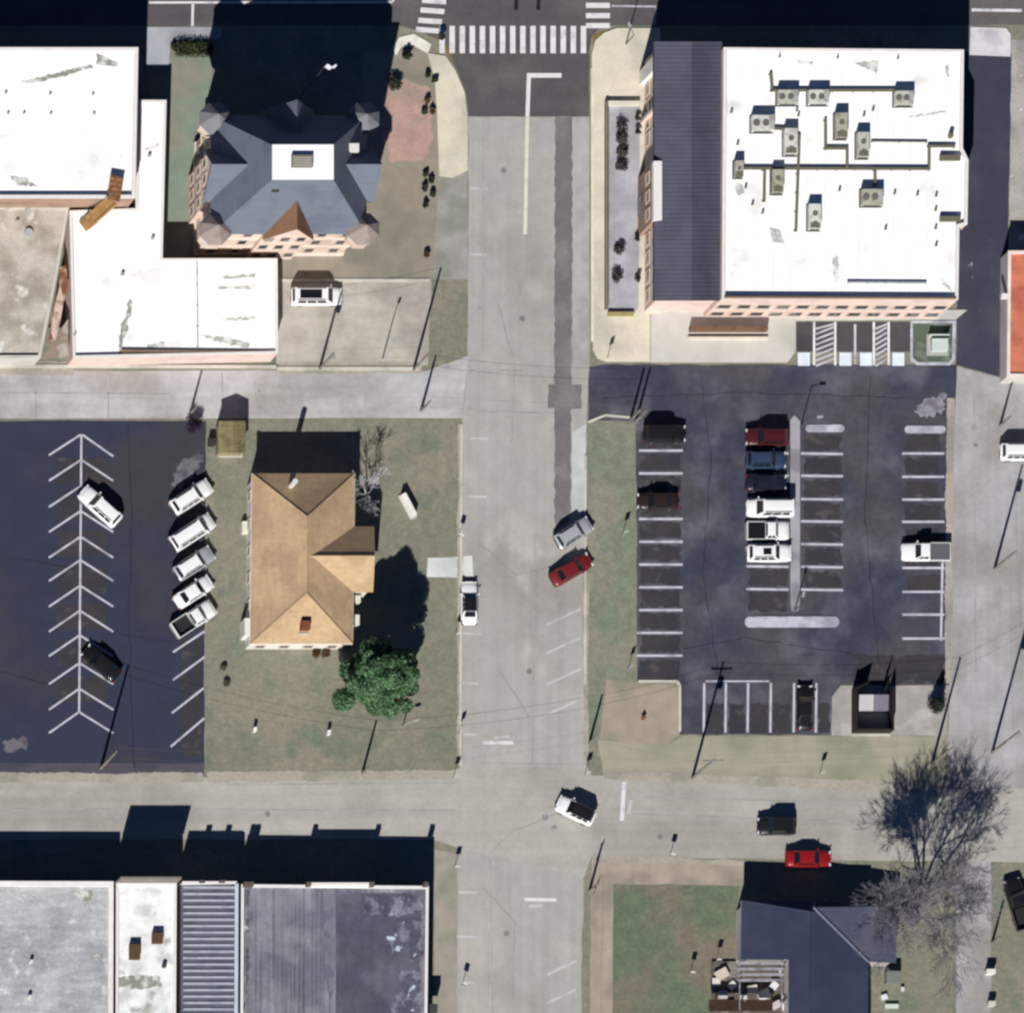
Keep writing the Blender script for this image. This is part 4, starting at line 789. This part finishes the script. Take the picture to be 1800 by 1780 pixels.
car('suv', 1352, 972, 0, 'white', 'white car with roof hatch, lowest against the median', 4.9, group=GE)
car('pickup', 1627, 970, 180, 'white', 'white pickup with open bed in the right hand stalls', 5.3, bed='grey', group=GE)
car('sedan', 1415, 1243, 90, 'black', 'black car in the bottom stalls beside the bin enclosure', 4.9, group=GE)
car('suv', 1796, 794, 0, 'white', 'white car at the right edge below the red roof', 4.8, group=GS)
car('pickup', 1790, 1588, 107, 'black', 'black pickup at the right edge near the bare tree', 5.6, group=GS)
def roofhatch(px, py, z, lx, ly, lab):
    pass
for (px, py, z, lx, ly, head, nm) in ((545,519,2.03,2.4,0.95,0,'white sport utility'),(1345,971,1.78,0.9,0.7,0,'')):
    ob = [o for o in bpy.data.objects if o.get('label') in ('white sport utility with dark roof panel in the concrete lot below the courthouse','white car with roof hatch, lowest against the median')]
    tgt = ob[0] if lx > 2 else ob[1]
    if lx > 2 and 'panel' not in tgt['label']: tgt = ob[1]
    elif lx < 2 and 'hatch' not in tgt['label']: tgt = ob[0]
    MB().box(-.2*5-lx/2+(.2 if lx > 2 else .6), -ly/2, z-.02, -.2*5+lx/2+(.2 if lx > 2 else .6), ly/2, z+.012).build('sunroof', autoglass, tgt, True)

# ------------------------------------------------------------------ poles, wires, lamps, signs
pole_m = M('weathered_pole', (134,126,116), rgb2=(112,106,98), blot=1.0, var=0.1); galv = P('galvanised_steel', (186,188,190), 0.5, 0.3)
COT = 1 / math.tan(SUN_EL)
POLES = {}
def pole(key, bx, by, sx, sy, label, arm=False, tr=False, lamp=False, mat=None, adir=0.0, group='utility poles'):
    """base pixel and the pixel where its shadow ends"""
    h = math.hypot(sx-bx, sy-by) / S / COT; p = G(bx, by, 0)
    t = thing('utility_pole' if not lamp else 'lamp_post', label, 'pole', (p.x, p.y, 0), 0, group); mat = mat or pole_m
    r = 0.17 if not lamp else 0.08
    MB().tube((0,0,-.1),(0,0,h),r,r*0.65,10).build('pole', mat, t, True)
    if arm:
        ca = MB().obox((0,0), 2.3, 0.12, h-0.7, h-0.56, adir).build('crossarm', mat, t, True)
        for k in (-1.05,-0.5,0.5,1.05):
            x, y = k*cos(adir), k*sin(adir); MB().tube((x,y,h-.56),(x,y,h-.38),.05,.03,6).build('insulator', P('insulator', (120,110,100)), ca, True)
    if tr: MB().tube((0.32,0,h-2.4),(0.32,0,h-1.5),.25,n=12).build('transformer', P('transformer_grey', (150,152,152),0.5), t, True)
    if lamp:
        la = MB().tube((0,0,h-.1),(cos(adir)*1.0,sin(adir)*1.0,h+.1),.04,n=6).build('arm', mat, t, True)
        MB().obox((cos(adir)*1.2,sin(adir)*1.2),.6,.26,h+.02,h+.14,adir).build('lamp_head', galv, t, True)
    POLES[key] = Vector((p.x, p.y, h)); return t
pole('a', 562, 648, 610, 505, 'pole at the kerb of the small lot, left of the other', tr=True)
pole('b', 727, 650, 772, 470, 'tall pole at the street corner of the small lot')
pole('c', 740, 722, 775, 628, 'pole at the top right corner of the house yard', arm=False)
pole('d', 334, 728, 344, 650, 'short pole by the dark shrub at the west alley', arm=False)
pole('e', 177, 1350, 212, 1165, 'tall pole at the bottom of the west lot')
pole('f', 637, 1358, 660, 1265, 'pole below the house on the lower verge', arm=False)
pole('g', 1217, 1367, 1260, 1160, 'tall pole on the verge below the bottom stalls', arm=True, tr=True)
pole('h', 1036, 1305, 1057, 1220, 'pole at the lower right kerb of the main street', arm=False)
pole('i', 1108, 738, 1136, 648, 'left pole of the pair at the east lot entrance', arm=False)
pole('j', 1118, 740, 1148, 648, 'right pole of the pair at the east lot entrance')
pole('k', 1408, 748, 1424, 676, 'lamp post at the top of the lot median', arm=False, lamp=True, mat=dark_m, adir=0.1)
pole('l', 1758, 748, 1792, 662, 'pole beside the white car at the right edge', arm=False)
pole('m', 1748, 1000, 1790, 815, 'pole on the alley at the right, middle height', tr=True)
pole('n', 1744, 1322, 1802, 1092, 'tallest pole at the lower right alley', tr=True)
pole('o', 1638, 1342, 1672, 1152, 'pole beside the dark conifer and the bin enclosure')
pole('p', 1036, 1566, 1052, 1480, 'pole at the corner of the brown dirt path', arm=True, adir=1.2)
pole('q', 672, 632, 686, 545, 'thin lamp post inside the small concrete lot', arm=False, lamp=True, mat=galv, adir=1.2)
pole('r', 708, 1277, 716, 1245, 'short pale lamp post below the green tree', arm=False, lamp=True, mat=galv, adir=0.3)
pole('s', 1397, 1072, 1402, 1020, 'lamp post near the lower end of the lot median', arm=False, lamp=True, mat=dark_m, adir=1.3)
pole('t', 1744, 1656, 1762, 1582, 'pole at the edge of the lawn below the black pickup', arm=False)
pole('u', 1100, 78, 1118, 0, 'lamp post on the cream corner pavement', arm=False, lamp=True, mat=dark_m, adir=2.0)
wire_m = P('wire_grey', (96,96,98), 0.8)
def wire(k0, k1, off, label, dz=0.45):
    a, b = POLES[k0].copy(), POLES[k1].copy(); a.z -= dz; b.z -= dz
    d = (b-a); s = Vector((-d.y, d.x, 0)).normalized()*off; mb = MB(); n = 14; sag = d.length*0.018; last = None
    for i in range(n+1):
        q = a.lerp(b, i/n) + s; q.z -= sag*4*(i/n)*(1-i/n)
        if last is not None: mb.tube(last, q, 0.011, n=4, cap=False)
        last = q
    o = mb.build('overhead_wire', wire_m); tag(o, label, 'wire', 'overhead wires')
for k0, k1, lab in (('e','f','from the west lot pole to the pole below the house'),('f','h','from the pole below the house across the main street'),('h','g','from the main street kerb to the verge pole'),('g','o','from the verge pole towards the dark conifer'),('o','n','from the conifer pole to the tallest pole'),('a','b','along the kerb of the small lot'),('b','c','across the mouth of the west alley'),('c','i','across the main street to the east lot entrance'),('m','n','along the right hand alley')):
    wire(k0, k1, 0.55, 'nearer thin dark wire '+lab); wire(k0, k1, -0.55, 'farther thin dark wire '+lab, 0.5)
def sign(x, y, label, h=2.3, hd=0.0, mat=None):
    p = G(x, y, 0); t = thing('street_sign', label, 'sign', (p.x,p.y,0), hd, 'small posts and signs')
    MB().tube((0,0,0),(0,0,h),.035,n=8).build('post', galv, t, True)
    pl = MB().box(-.26,-.05,h-.72,.26,-.025,h+.02).build('sign_plate', mat or P('sign_white', (214,214,210),0.5), t, True)
    MB().box(-.22,-.052,h-.68,.22,-.0505,h-.64).build('border', P('sign_dark', (60,60,64)), pl, True)
for x, y, lab in ((806,945,'small sign at the end of the white house walk'),(800,1118,'small sign just below the car on the left kerb'),(806,1290,'small sign left of the stop bar on the main street'),(796,1368,'small sign at the lower left street corner'),(1028,1362,'small sign at the lower right street corner'),(798,1527,'small sign on the left footway near the corner shop'),(812,1732,'small sign at the bottom on the left footway'),(1440,1362,'small sign on the verge under the bottom stalls'),(1177,1505,'small sign above the brown dirt path'),(1094,940,'small sign standing in the grass strip'),(1104,1176,'small sign at the foot of the grass strip'),(1212,1712,'small sign post in the corner lawn'),(1258,1690,'small sign post beside the slatted pergola'),(1067,630,'small sign at the rounded cream corner')):
    sign(x, y, lab, 2.2, random.uniform(-.6,.6))
# white slab sign in the house yard
p = G(718,888,0.6); t = thing('yard_monument', 'white slab standing slanted in the house yard', 'monument', (p.x,p.y,0), radians(-62))
MB().box(-1.5,-.42,0,1.5,.42,.2).build('plinth', greyc, t, True); MB().box(-1.35,-.25,.2,1.35,.25,1.2).build('slab', M('white_stone', (236,232,226)), t, True)
for x, y, lab in ((447,1283,'small white marker post in the verge, left of the pair'),(577,1288,'small white marker post in the verge, right of the pair')):
    p = G(x,y,0.4); t = thing('marker_post', lab, 'post', (p.x,p.y,0)); MB().box(-.14,-.2,0,.14,.2,.9).build('post', M('white_stone', (236,232,226)), t, True); MB().box(-.18,-.24,.9,.18,.24,.98).build('cap', M('white_stone', (236,232,226)), t, True)
# bin enclosure with a container
p = G(1534,1246,1.0); t = thing('bin_enclosure', 'dark walled bin enclosure beside the bottom stalls', 'enclosure', (p.x,p.y,0))
dkw = M('dark_board_wall', (44,34,28), rgb2=(34,28,24), blot=1.0)
MB().box(-2.1,-2.5,0,-1.95,2.2,2.2).build('side_wall', dkw, t, True); MB().box(1.95,-2.5,0,2.1,2.2,2.2).build('side_wall', dkw, t, True)
MB().box(-1.948,-2.5,0,1.948,-2.35,2.2).build('back_wall', dkw, t, True); MB().box(-2.1,-2.75,0,2.1,-2.52,.2).build('base_kerb', kerb_m, t, True)
MB().obox((-1.2,2.5),1.7,.08,.1,2.1,.5).build('gate', dkw, t, True); MB().obox((1.5,2.9),1.7,.08,.1,2.1,1.2).build('gate', dkw, t, True)
MB().box(-1.94,-2.34,.02,1.94,2.1,.05).build('floor_pad', greyc, t, True)
p2 = (p.x, p.y+0.6, 0.05); t = thing('rubbish_container', 'white and lavender lidded container inside the dark enclosure', 'dumpster', p2)
MB().add([(-1.5,-.7,0),(1.5,-.7,0),(1.5,.6,0),(-1.5,.6,0),(-1.6,-.85,1.4),(1.6,-.85,1.4),(1.6,.85,1.6),(-1.6,.85,1.6)], [(0,1,5,4),(1,2,6,5),(2,3,7,6),(3,0,4,7)]).build('bin_body', P('bin_grey', (96,96,104)), t, True)
MB().add([(-1.62,-.87,1.42),(-.02,-.87,1.42),(-.02,.87,1.62),(-1.62,.87,1.62)], [(0,1,2,3)]).build('lid', P('bin_white', (196,190,194)), t, True); MB().add([(.02,-.87,1.42),(1.62,-.87,1.42),(1.62,.87,1.62),(.02,.87,1.62)], [(0,1,2,3)]).build('lid', P('bin_lavender', (124,118,136)), t, True)
# transformer box in the grass island
p = G(1650,603,0.6); t = thing('utility_box', 'pale green utility box in the grass island', 'utility box', (p.x,p.y,0.12))
gb = P('pale_green_box', (200,212,206), 0.5)
MB().box(-1.2,-1.3,0,1.2,1.1,.1).build('pad', greyc, t, True); MB().box(-.85,-.9,.1,.9,.3,1.1).build('cabinet', gb, t, True); MB().box(-.9,.3,1.1,.95,.36,1.16).build('lid_edge', gb, t, True); MB().box(-1.1,.75,.1,1.1,.88,1.0).build('screen_wall', gb, t, True)
# hydrant
p = G(1130,1262,0); t = thing('fire_hydrant', 'small rust brown hydrant on the tan dirt corner', 'hydrant', (p.x,p.y,0))
hy = P('hydrant_rust', (126,66,40), 0.6)
MB().tube((0,0,0),(0,0,.62),.16,.14,10).build('barrel', hy, t, True); MB().tube((0,0,.62),(0,0,.82),.18,.05,10).build('bonnet', hy, t, True); MB().tube((-.28,0,.45),(.28,0,.45),.08,n=8).build('side_outlet', hy, t, True); MB().tube((0,0,0),(0,0,.06),.24,n=10).build('flange', hy, t, True)
# clutter by the pergola and the lower right
def crate(x, y, lx, ly, h, rgb, lab, z=0.0, ang=0.0, nm='storage_box'):
    p = G(x,y,h/2+z); t = thing(nm, lab, 'box', (p.x,p.y,z), ang); m = P('box_%d_%d_%d' % rgb, rgb, 0.6)
    MB().box(-lx/2,-ly/2,0,lx/2,ly/2,h*0.85).build('case', m, t, True); MB().box(-lx/2-.04,-ly/2-.04,h*0.85,lx/2+.04,ly/2+.04,h).build('lid', m, t, True)
for a in ((1268,1712,1.3,1.0,.9,(206,196,180),'cream box left of the pergola top',0,.5),(1258,1726,.8,.8,.7,(216,212,208),'small white box left of the pergola'),(1270,1748,.9,.8,.6,(196,190,196),'grey white box left of the lean-to'),(1342,1748,1.2,1.0,.9,(236,234,228),'bright white box under the pergola, right side',0,.4),(1306,1752,.7,.6,.6,(206,202,200),'small white box under the pergola, left side'),(1378,1710,.9,.9,.8,(206,210,218),'pale box at the top right of the pergola',0,.3),(1380,1762,.8,1.6,.9,(222,220,230),'tall pale box between the pergola and the navy roof'),
          (1286,1732,.8,.7,.7,(226,222,216),'small white box between the cream box and the pergola',0,.7),(1322,1738,1.0,.7,.7,(214,206,196),'cream box under the middle of the pergola',.36,.2),(1360,1732,.7,.7,.8,(226,226,230),'small bright box under the pergola top right',.36,.9),(1282,1764,.8,.5,.8,(120,96,80),'brown box beside the lean-to roof',0,.2),(1364,1766,.9,.7,.7,(200,192,190),'pale box at the lower right pergola post',.36,.5),
          (1568,1718,1.4,1.2,1.5,(120,124,118),'dark condenser cabinet right of the navy roof'),(1554,1752,.6,.5,.4,(222,232,230),'small white box right of the navy roof',0,.3),(1567,1768,1.4,.4,.4,(206,216,206),'long pale green box right of the navy roof'),(1586,1738,.3,.4,.4,(206,210,206),'tiny pale box near the dark condenser cabinet'),
          (1740,1708,.9,.45,1.3,(228,228,222),'white headstone-like block on the right lawn, upper'),(1742,1764,.7,.45,1.1,(206,204,190),'pale block on the right lawn, lower'),(1700,1600,.9,1.4,.5,(196,194,192),'grey crate left of the black pickup')):
    crate(*a)
crate(372,778,.7,.7,1.1,(52,46,50),'dark bin standing left of the garden shed')
# low seat walls and planter by the office building
pl = thing('planter_bed', 'long grey planter bed with low walls beside the seamed roof', 'planter', G(1092,368,0))
def pw(nm, L, z0, z1, mat): return MB().prism(pts(L), z0, z1).build(nm, mat, pl)
pw('planter_floor', [(1066,182),(1124,182),(1122,540),(1112,556),(1078,556),(1066,545)], 0.1, 0.16, M('blue_grey_gravel', (160,160,166), rgb2=(180,180,186), blot=0.2, var=0.1, fine=8, finevar=0.12))
pw('planter_wall', [(1062,180),(1067,180),(1067,545),(1062,545)], 0.1, 0.75, M('dark_edge_wall', (120,112,96))); pw('planter_wall', [(1067.3,180),(1122,180),(1122,188),(1067.3,188)], 0.1, 0.7, M('pale_kerb', (232,224,202))); pw('planter_wall', [(1067.3,550),(1112,550),(1112,557),(1067.3,557)], 0.1, 0.6, M('ochre_edge', (160,148,100)))

# ------------------------------------------------------------------ trees and shrubs
def leafmesh(name, mat, parent, clumps, n, size, local=True):
    import numpy as np
    rng = np.random.default_rng(len(name)*17 + n + int(abs(clumps[0][0][0])*100) % 97)
    wts = np.array([c[1]**2 for c in clumps]); wts = wts/wts.sum()
    idx = rng.choice(len(clumps), n, p=wts)
    C = np.array([c[0] for c in clumps])[idx]; R = np.array([c[1] for c in clumps])[idx][:,None]
    dirs = rng.normal(size=(n,3)); dirs /= np.linalg.norm(dirs,axis=1)[:,None]
    pos = C + dirs*R*(rng.random((n,1))**0.4)
    nn = dirs + rng.normal(size=(n,3))*0.6; nn /= np.linalg.norm(nn,axis=1)[:,None]
    u = np.cross(nn, rng.normal(size=(n,3))); u /= np.linalg.norm(u,axis=1)[:,None]; v = np.cross(nn,u)
    s = size*(0.6+0.8*rng.random((n,1)))
    quad = np.stack([pos-u*s, pos-v*s*.55, pos+u*s, pos+v*s*.55], 1).reshape(-1,3)
    quad[:,2] = np.maximum(quad[:,2], 0.03)
    me = bpy.data.meshes.new(name); me.from_pydata(quad.tolist(), [], [(4*i,4*i+1,4*i+2,4*i+3) for i in range(n)]); me.materials.append(mat); me.update()
    return link(bpy.data.objects.new(name, me), parent)
def branch(mb, p, d, ln, r, lev, maxlev, spread, up=0.15, sides=5, kids=(2,3)):
    segs = 3 if lev < 3 else 2; q = p
    for i in range(segs):
        d = (d + Vector((random.gauss(0,.10),random.gauss(0,.10),random.gauss(0,.05)+up*.12))).normalized()
        q2 = q + d*ln/segs; r2 = r*(1-0.28/segs*1.2)
        r = max(r, .018); r2 = max(r2, .016); mb.tube(q, q2, r, r2, sides if lev < 2 else (4 if lev < 4 else 3), cap=False); q, r = q2, r2
        if lev >= 1 and lev < maxlev and random.random() < 0.75:
            sd_ = (d + Vector((random.gauss(0,1),random.gauss(0,1),random.gauss(0,.5))).normalized()*spread*1.15).normalized()
            branch(mb, q, sd_, ln*random.uniform(.5,.75), r*0.55, lev+1, maxlev, spread, up, sides, kids)
    if lev < maxlev:
        for k in range(random.randint(*kids)):
            sd_ = (d + Vector((random.gauss(0,1),random.gauss(0,1),random.gauss(0,.6))).normalized()*spread).normalized()
            branch(mb, q, sd_, ln*random.uniform(.62,.85), r*random.uniform(.55,.75), lev+1, maxlev, spread, up, sides, kids)
bark = M('grey_bark', (126,124,130), rgb2=(106,104,112), blot=1.2, var=0.12)
bark_b = M('brown_bark', (104,84,66), rgb2=(86,70,58), blot=1.2, var=0.12)
def leafm(n, rgb, rgb2): return M(n, rgb, rgb2=rgb2, blot=0.7, thr=(0.42,0.6), var=0.2, scale=1.2, fine=5, finevar=0.15, rough=0.6, spec=0.3)
leaf_g = M('tree_leaves', (60,92,60), rgb2=(96,132,92), blot=0.9, thr=(0.42,0.6), rgb3=(120,150,112), spot=2.2, sthr=(0.6,0.7), var=0.3, scale=2.0, fine=6, finevar=0.25, rough=0.6, spec=0.3)
# big bare tree
random.seed(21)
bt = thing('bare_tree', 'large leafless tree beside the navy roofed house', 'tree', G(1604,1622,0))
mb = MB(); mb.tube((0,0,-.1),(0.1,0.1,3.4),.42,.33,10); mb.build('trunk', bark, bt, True, True)
mb = MB()
for k in range(6):
    a = k*pi/3 + random.uniform(-.3,.3)
    branch(mb, Vector((0.1,0.1,3.1)), Vector((cos(a)*.55,sin(a)*.55,1)).normalized(), 3.7, .18, 0, 5, .66, 0.22, 6, (2,3) if k % 2 else (2,4))
mb.build('crown', bark, bt, True)
# small bare tree by the brown house
random.seed(5)
st_ = thing('small_bare_tree', 'small leafless tree at the corner of the brown house', 'tree', G(640,872,0))
mb = MB(); mb.tube((0,0,-.05),(0,0,1.0),.14,.11,8); mb.build('trunk', bark, st_, True)
mb = MB()
for k in range(4):
    a = k*pi/2 + .4; branch(mb, Vector((0,0,.9)), Vector((cos(a)*.45,sin(a)*.45,1)).normalized(), 1.7, .085, 0, 4, .5, 0.2, 5, (2,3))
mb.build('crown', M('pale_twig', (176,172,178)), st_, True)
# green tree
random.seed(11)
gt = thing('green_tree', 'leafy green tree at the corner of the brown house', 'tree', G(670,1190,7.5)*1.0)
gt.location.z = 0
mb = MB(); mb.tube((0,0,-.1),(0,0,4.0),.34,.24,10); mb.build('trunk', bark_b, gt, True, True)
mb = MB(); cl = []
for k in range(46):
    a = k*2.399; zz = 3.4 + 8.4*((k+.5)/46); rr = 4.4*math.sin(min(1, max(.12,(12.4-zz)/9.2))*pi*0.62)**0.8
    rad = rr*random.uniform(.45,1.0); c = Vector((cos(a)*rad, sin(a)*rad, zz+random.uniform(-.3,.3)))
    mb.tube(Vector((0,0,max(2.5,zz-1.8))), c, .09, .03, 5, cap=False); cl.append((tuple(c), random.uniform(.8,1.45)))
mb.tube((0,0,3.8),(0,0,11.5),.22,.04,7); mb.build('limbs', bark_b, gt, True)
leafmesh('crown', leaf_g, gt, cl, 70000, .14)
# shrubs
def shrub(x, y, r, h, mat, label, nm='shrub', n=900, size=.10, group='shrubs', cat='shrub'):
    p = G(x, y, h*0.5); t = thing(nm, label, cat, (p.x,p.y,0), random.uniform(0,6), group)
    mb = MB(); cl = []
    for k in range(9):
        a = k*2.399; rr = r*.6*math.sqrt((k+.3)/9); zz = h*random.uniform(.35,.8) if k else h*.75
        mb.tube((0,0,0),(cos(a)*rr,sin(a)*rr,zz),.03,.012,4,cap=False); cl.append(((cos(a)*rr,sin(a)*rr,zz), r*random.uniform(.32,.5)))
    mb.build('stems', bark_b, t, True); leafmesh('foliage', mat, t, cl, n, size); return t
dkg = leafm('dark_green_leaves', (40,48,36), (56,62,46)); dkp = leafm('dark_purple_leaves', (40,26,44), (54,40,58)); gyb = leafm('grey_brown_leaves', (62,56,52), (80,76,74)); brn = leafm('brown_shrub_leaves', (84,64,38), (100,82,50)); hed = leafm('hedge_leaves', (48,56,30), (66,70,36))
shrub(340,748,1.05,2.2,dkp,'dark purple shrub at the top right corner of the west lot', n=1400)
for x, y, lab in ((1092,222,'dark shrub topmost in the planter bed'),(1092,245,'dark shrub second from the top of the planter bed'),(1094,268,'dark shrub in the middle of the upper planter clump'),(1092,292,'dark shrub lowest of the upper planter clump'),(1088,438,'dark shrub upper of the two near the planter foot'),(1084,486,'dark round shrub at the planter foot')):
    shrub(x, y, .78, 1.1, gyb, lab, n=700)
for x, y, lab in ((1121,208,'narrow dark bush at the wall, top of the planter'),(1121,232,'narrow dark bush at the wall, below the top one'),(1120,420,'narrow dark bush at the wall below the brown bay'),(1121,490,'narrow dark bush at the wall near the planter foot')):
    shrub(x, y, .38, 1.3, dkg, lab, n=350)
for x, y, lab in ((752,132,'dark shrub nearest the crossing in the courthouse row'),(764,140,'dark shrub beside the cream corner pavement'),(752,176,'brown shrub in the courthouse row below the first pair'),(760,196,'brown shrub beside the brick plaza'),(746,196,'low shrub at the plaza edge'),(748,306,'dark shrub topmost of the middle yard cluster'),(758,318,'dark shrub right in the middle yard cluster'),(746,332,'dark shrub left in the middle yard cluster'),(760,342,'small dark shrub low right in the middle yard cluster'),(748,360,'dark shrub lowest in the middle yard cluster'),(750,448,'dark red brown shrub above the small lot')):
    shrub(x, y, .42, .8, brn if 'brown' in lab else dkg, lab, n=380)
shrub(555,1149,.62,1.0,brn,'left of two round brown bushes at the house front', n=600); shrub(573,1149,.55,1.0,brn,'right of two round brown bushes at the house front', n=600)
shrub(393,1173,.5,.5,leafm('olive_leaves', (88,90,70),(104,104,84)),'upper of two low bushes in the left house yard', n=350); shrub(399,1200,.5,.5,leafm('olive_leaves', (88,90,70),(104,104,84)),'lower of two low bushes in the left house yard', n=350)
h_ = thing('hedge', 'dark clipped hedge beside the top left pavement', 'hedge', (*G(342,88,.6)[:2],0))
MB().box(-1.5,-.35,0,1.5,.35,.5).build('stems', bark_b, h_, True); leafmesh('foliage', hed, h_, [((x*.42-1.7,y*.4,.75),.5) for x in range(9) for y in (-1,0,1)], 3500, .09)
shrub(306,84,.45,1.2,dkg,'small dark bush left of the clipped hedge', n=400)
# conifer
cf = thing('conifer', 'dark narrow conifer near the bin enclosure', 'tree', G(1648,1238,1.5)); cf.location.z = 0
MB().tube((0,0,-.05),(0,0,1.2),.12,.1,8).build('trunk', bark_b, cf, True)
leafmesh('crown', leafm('conifer_leaves', (30,36,28), (42,48,34)), cf, [((cos(k*2.4)*.45*(1-k/22),sin(k*2.4)*.45*(1-k/22),.6+k*.15),.62*(1-k/24)+.08) for k in range(20)], 2600, .10)
# ring of shrubs round the curved lawn
for x, y, r_, lab in ((694,150,.9,'dark bush at the east corner of the courthouse shadow'),(716,98,.7,'dark bush under the bright curved walk'),(776,66,.45,'dark bush between the crossing and the curved walk')): shrub(x, y, r_, 1.4, dkg, lab, n=900)
# flag
fl = thing('flagpole', 'pale flag on a pole catching sun inside the courthouse shadow', 'flagpole', G(520,180,0))
MB().tube((0,0,0),(0,0,17.5),.07,.04,8).build('pole', dark_m, fl, True)
b = MB()
for i in range(9):
    for z in (15.6,17.2): b.v.append((i*.16, .12*sin(i*1.1), z - i*.03))
b.f = [(2*i,2*i+2,2*i+3,2*i+1) for i in range(8)]; b.build('flag', P('flag_white', (230,230,236), .8), fl, True)
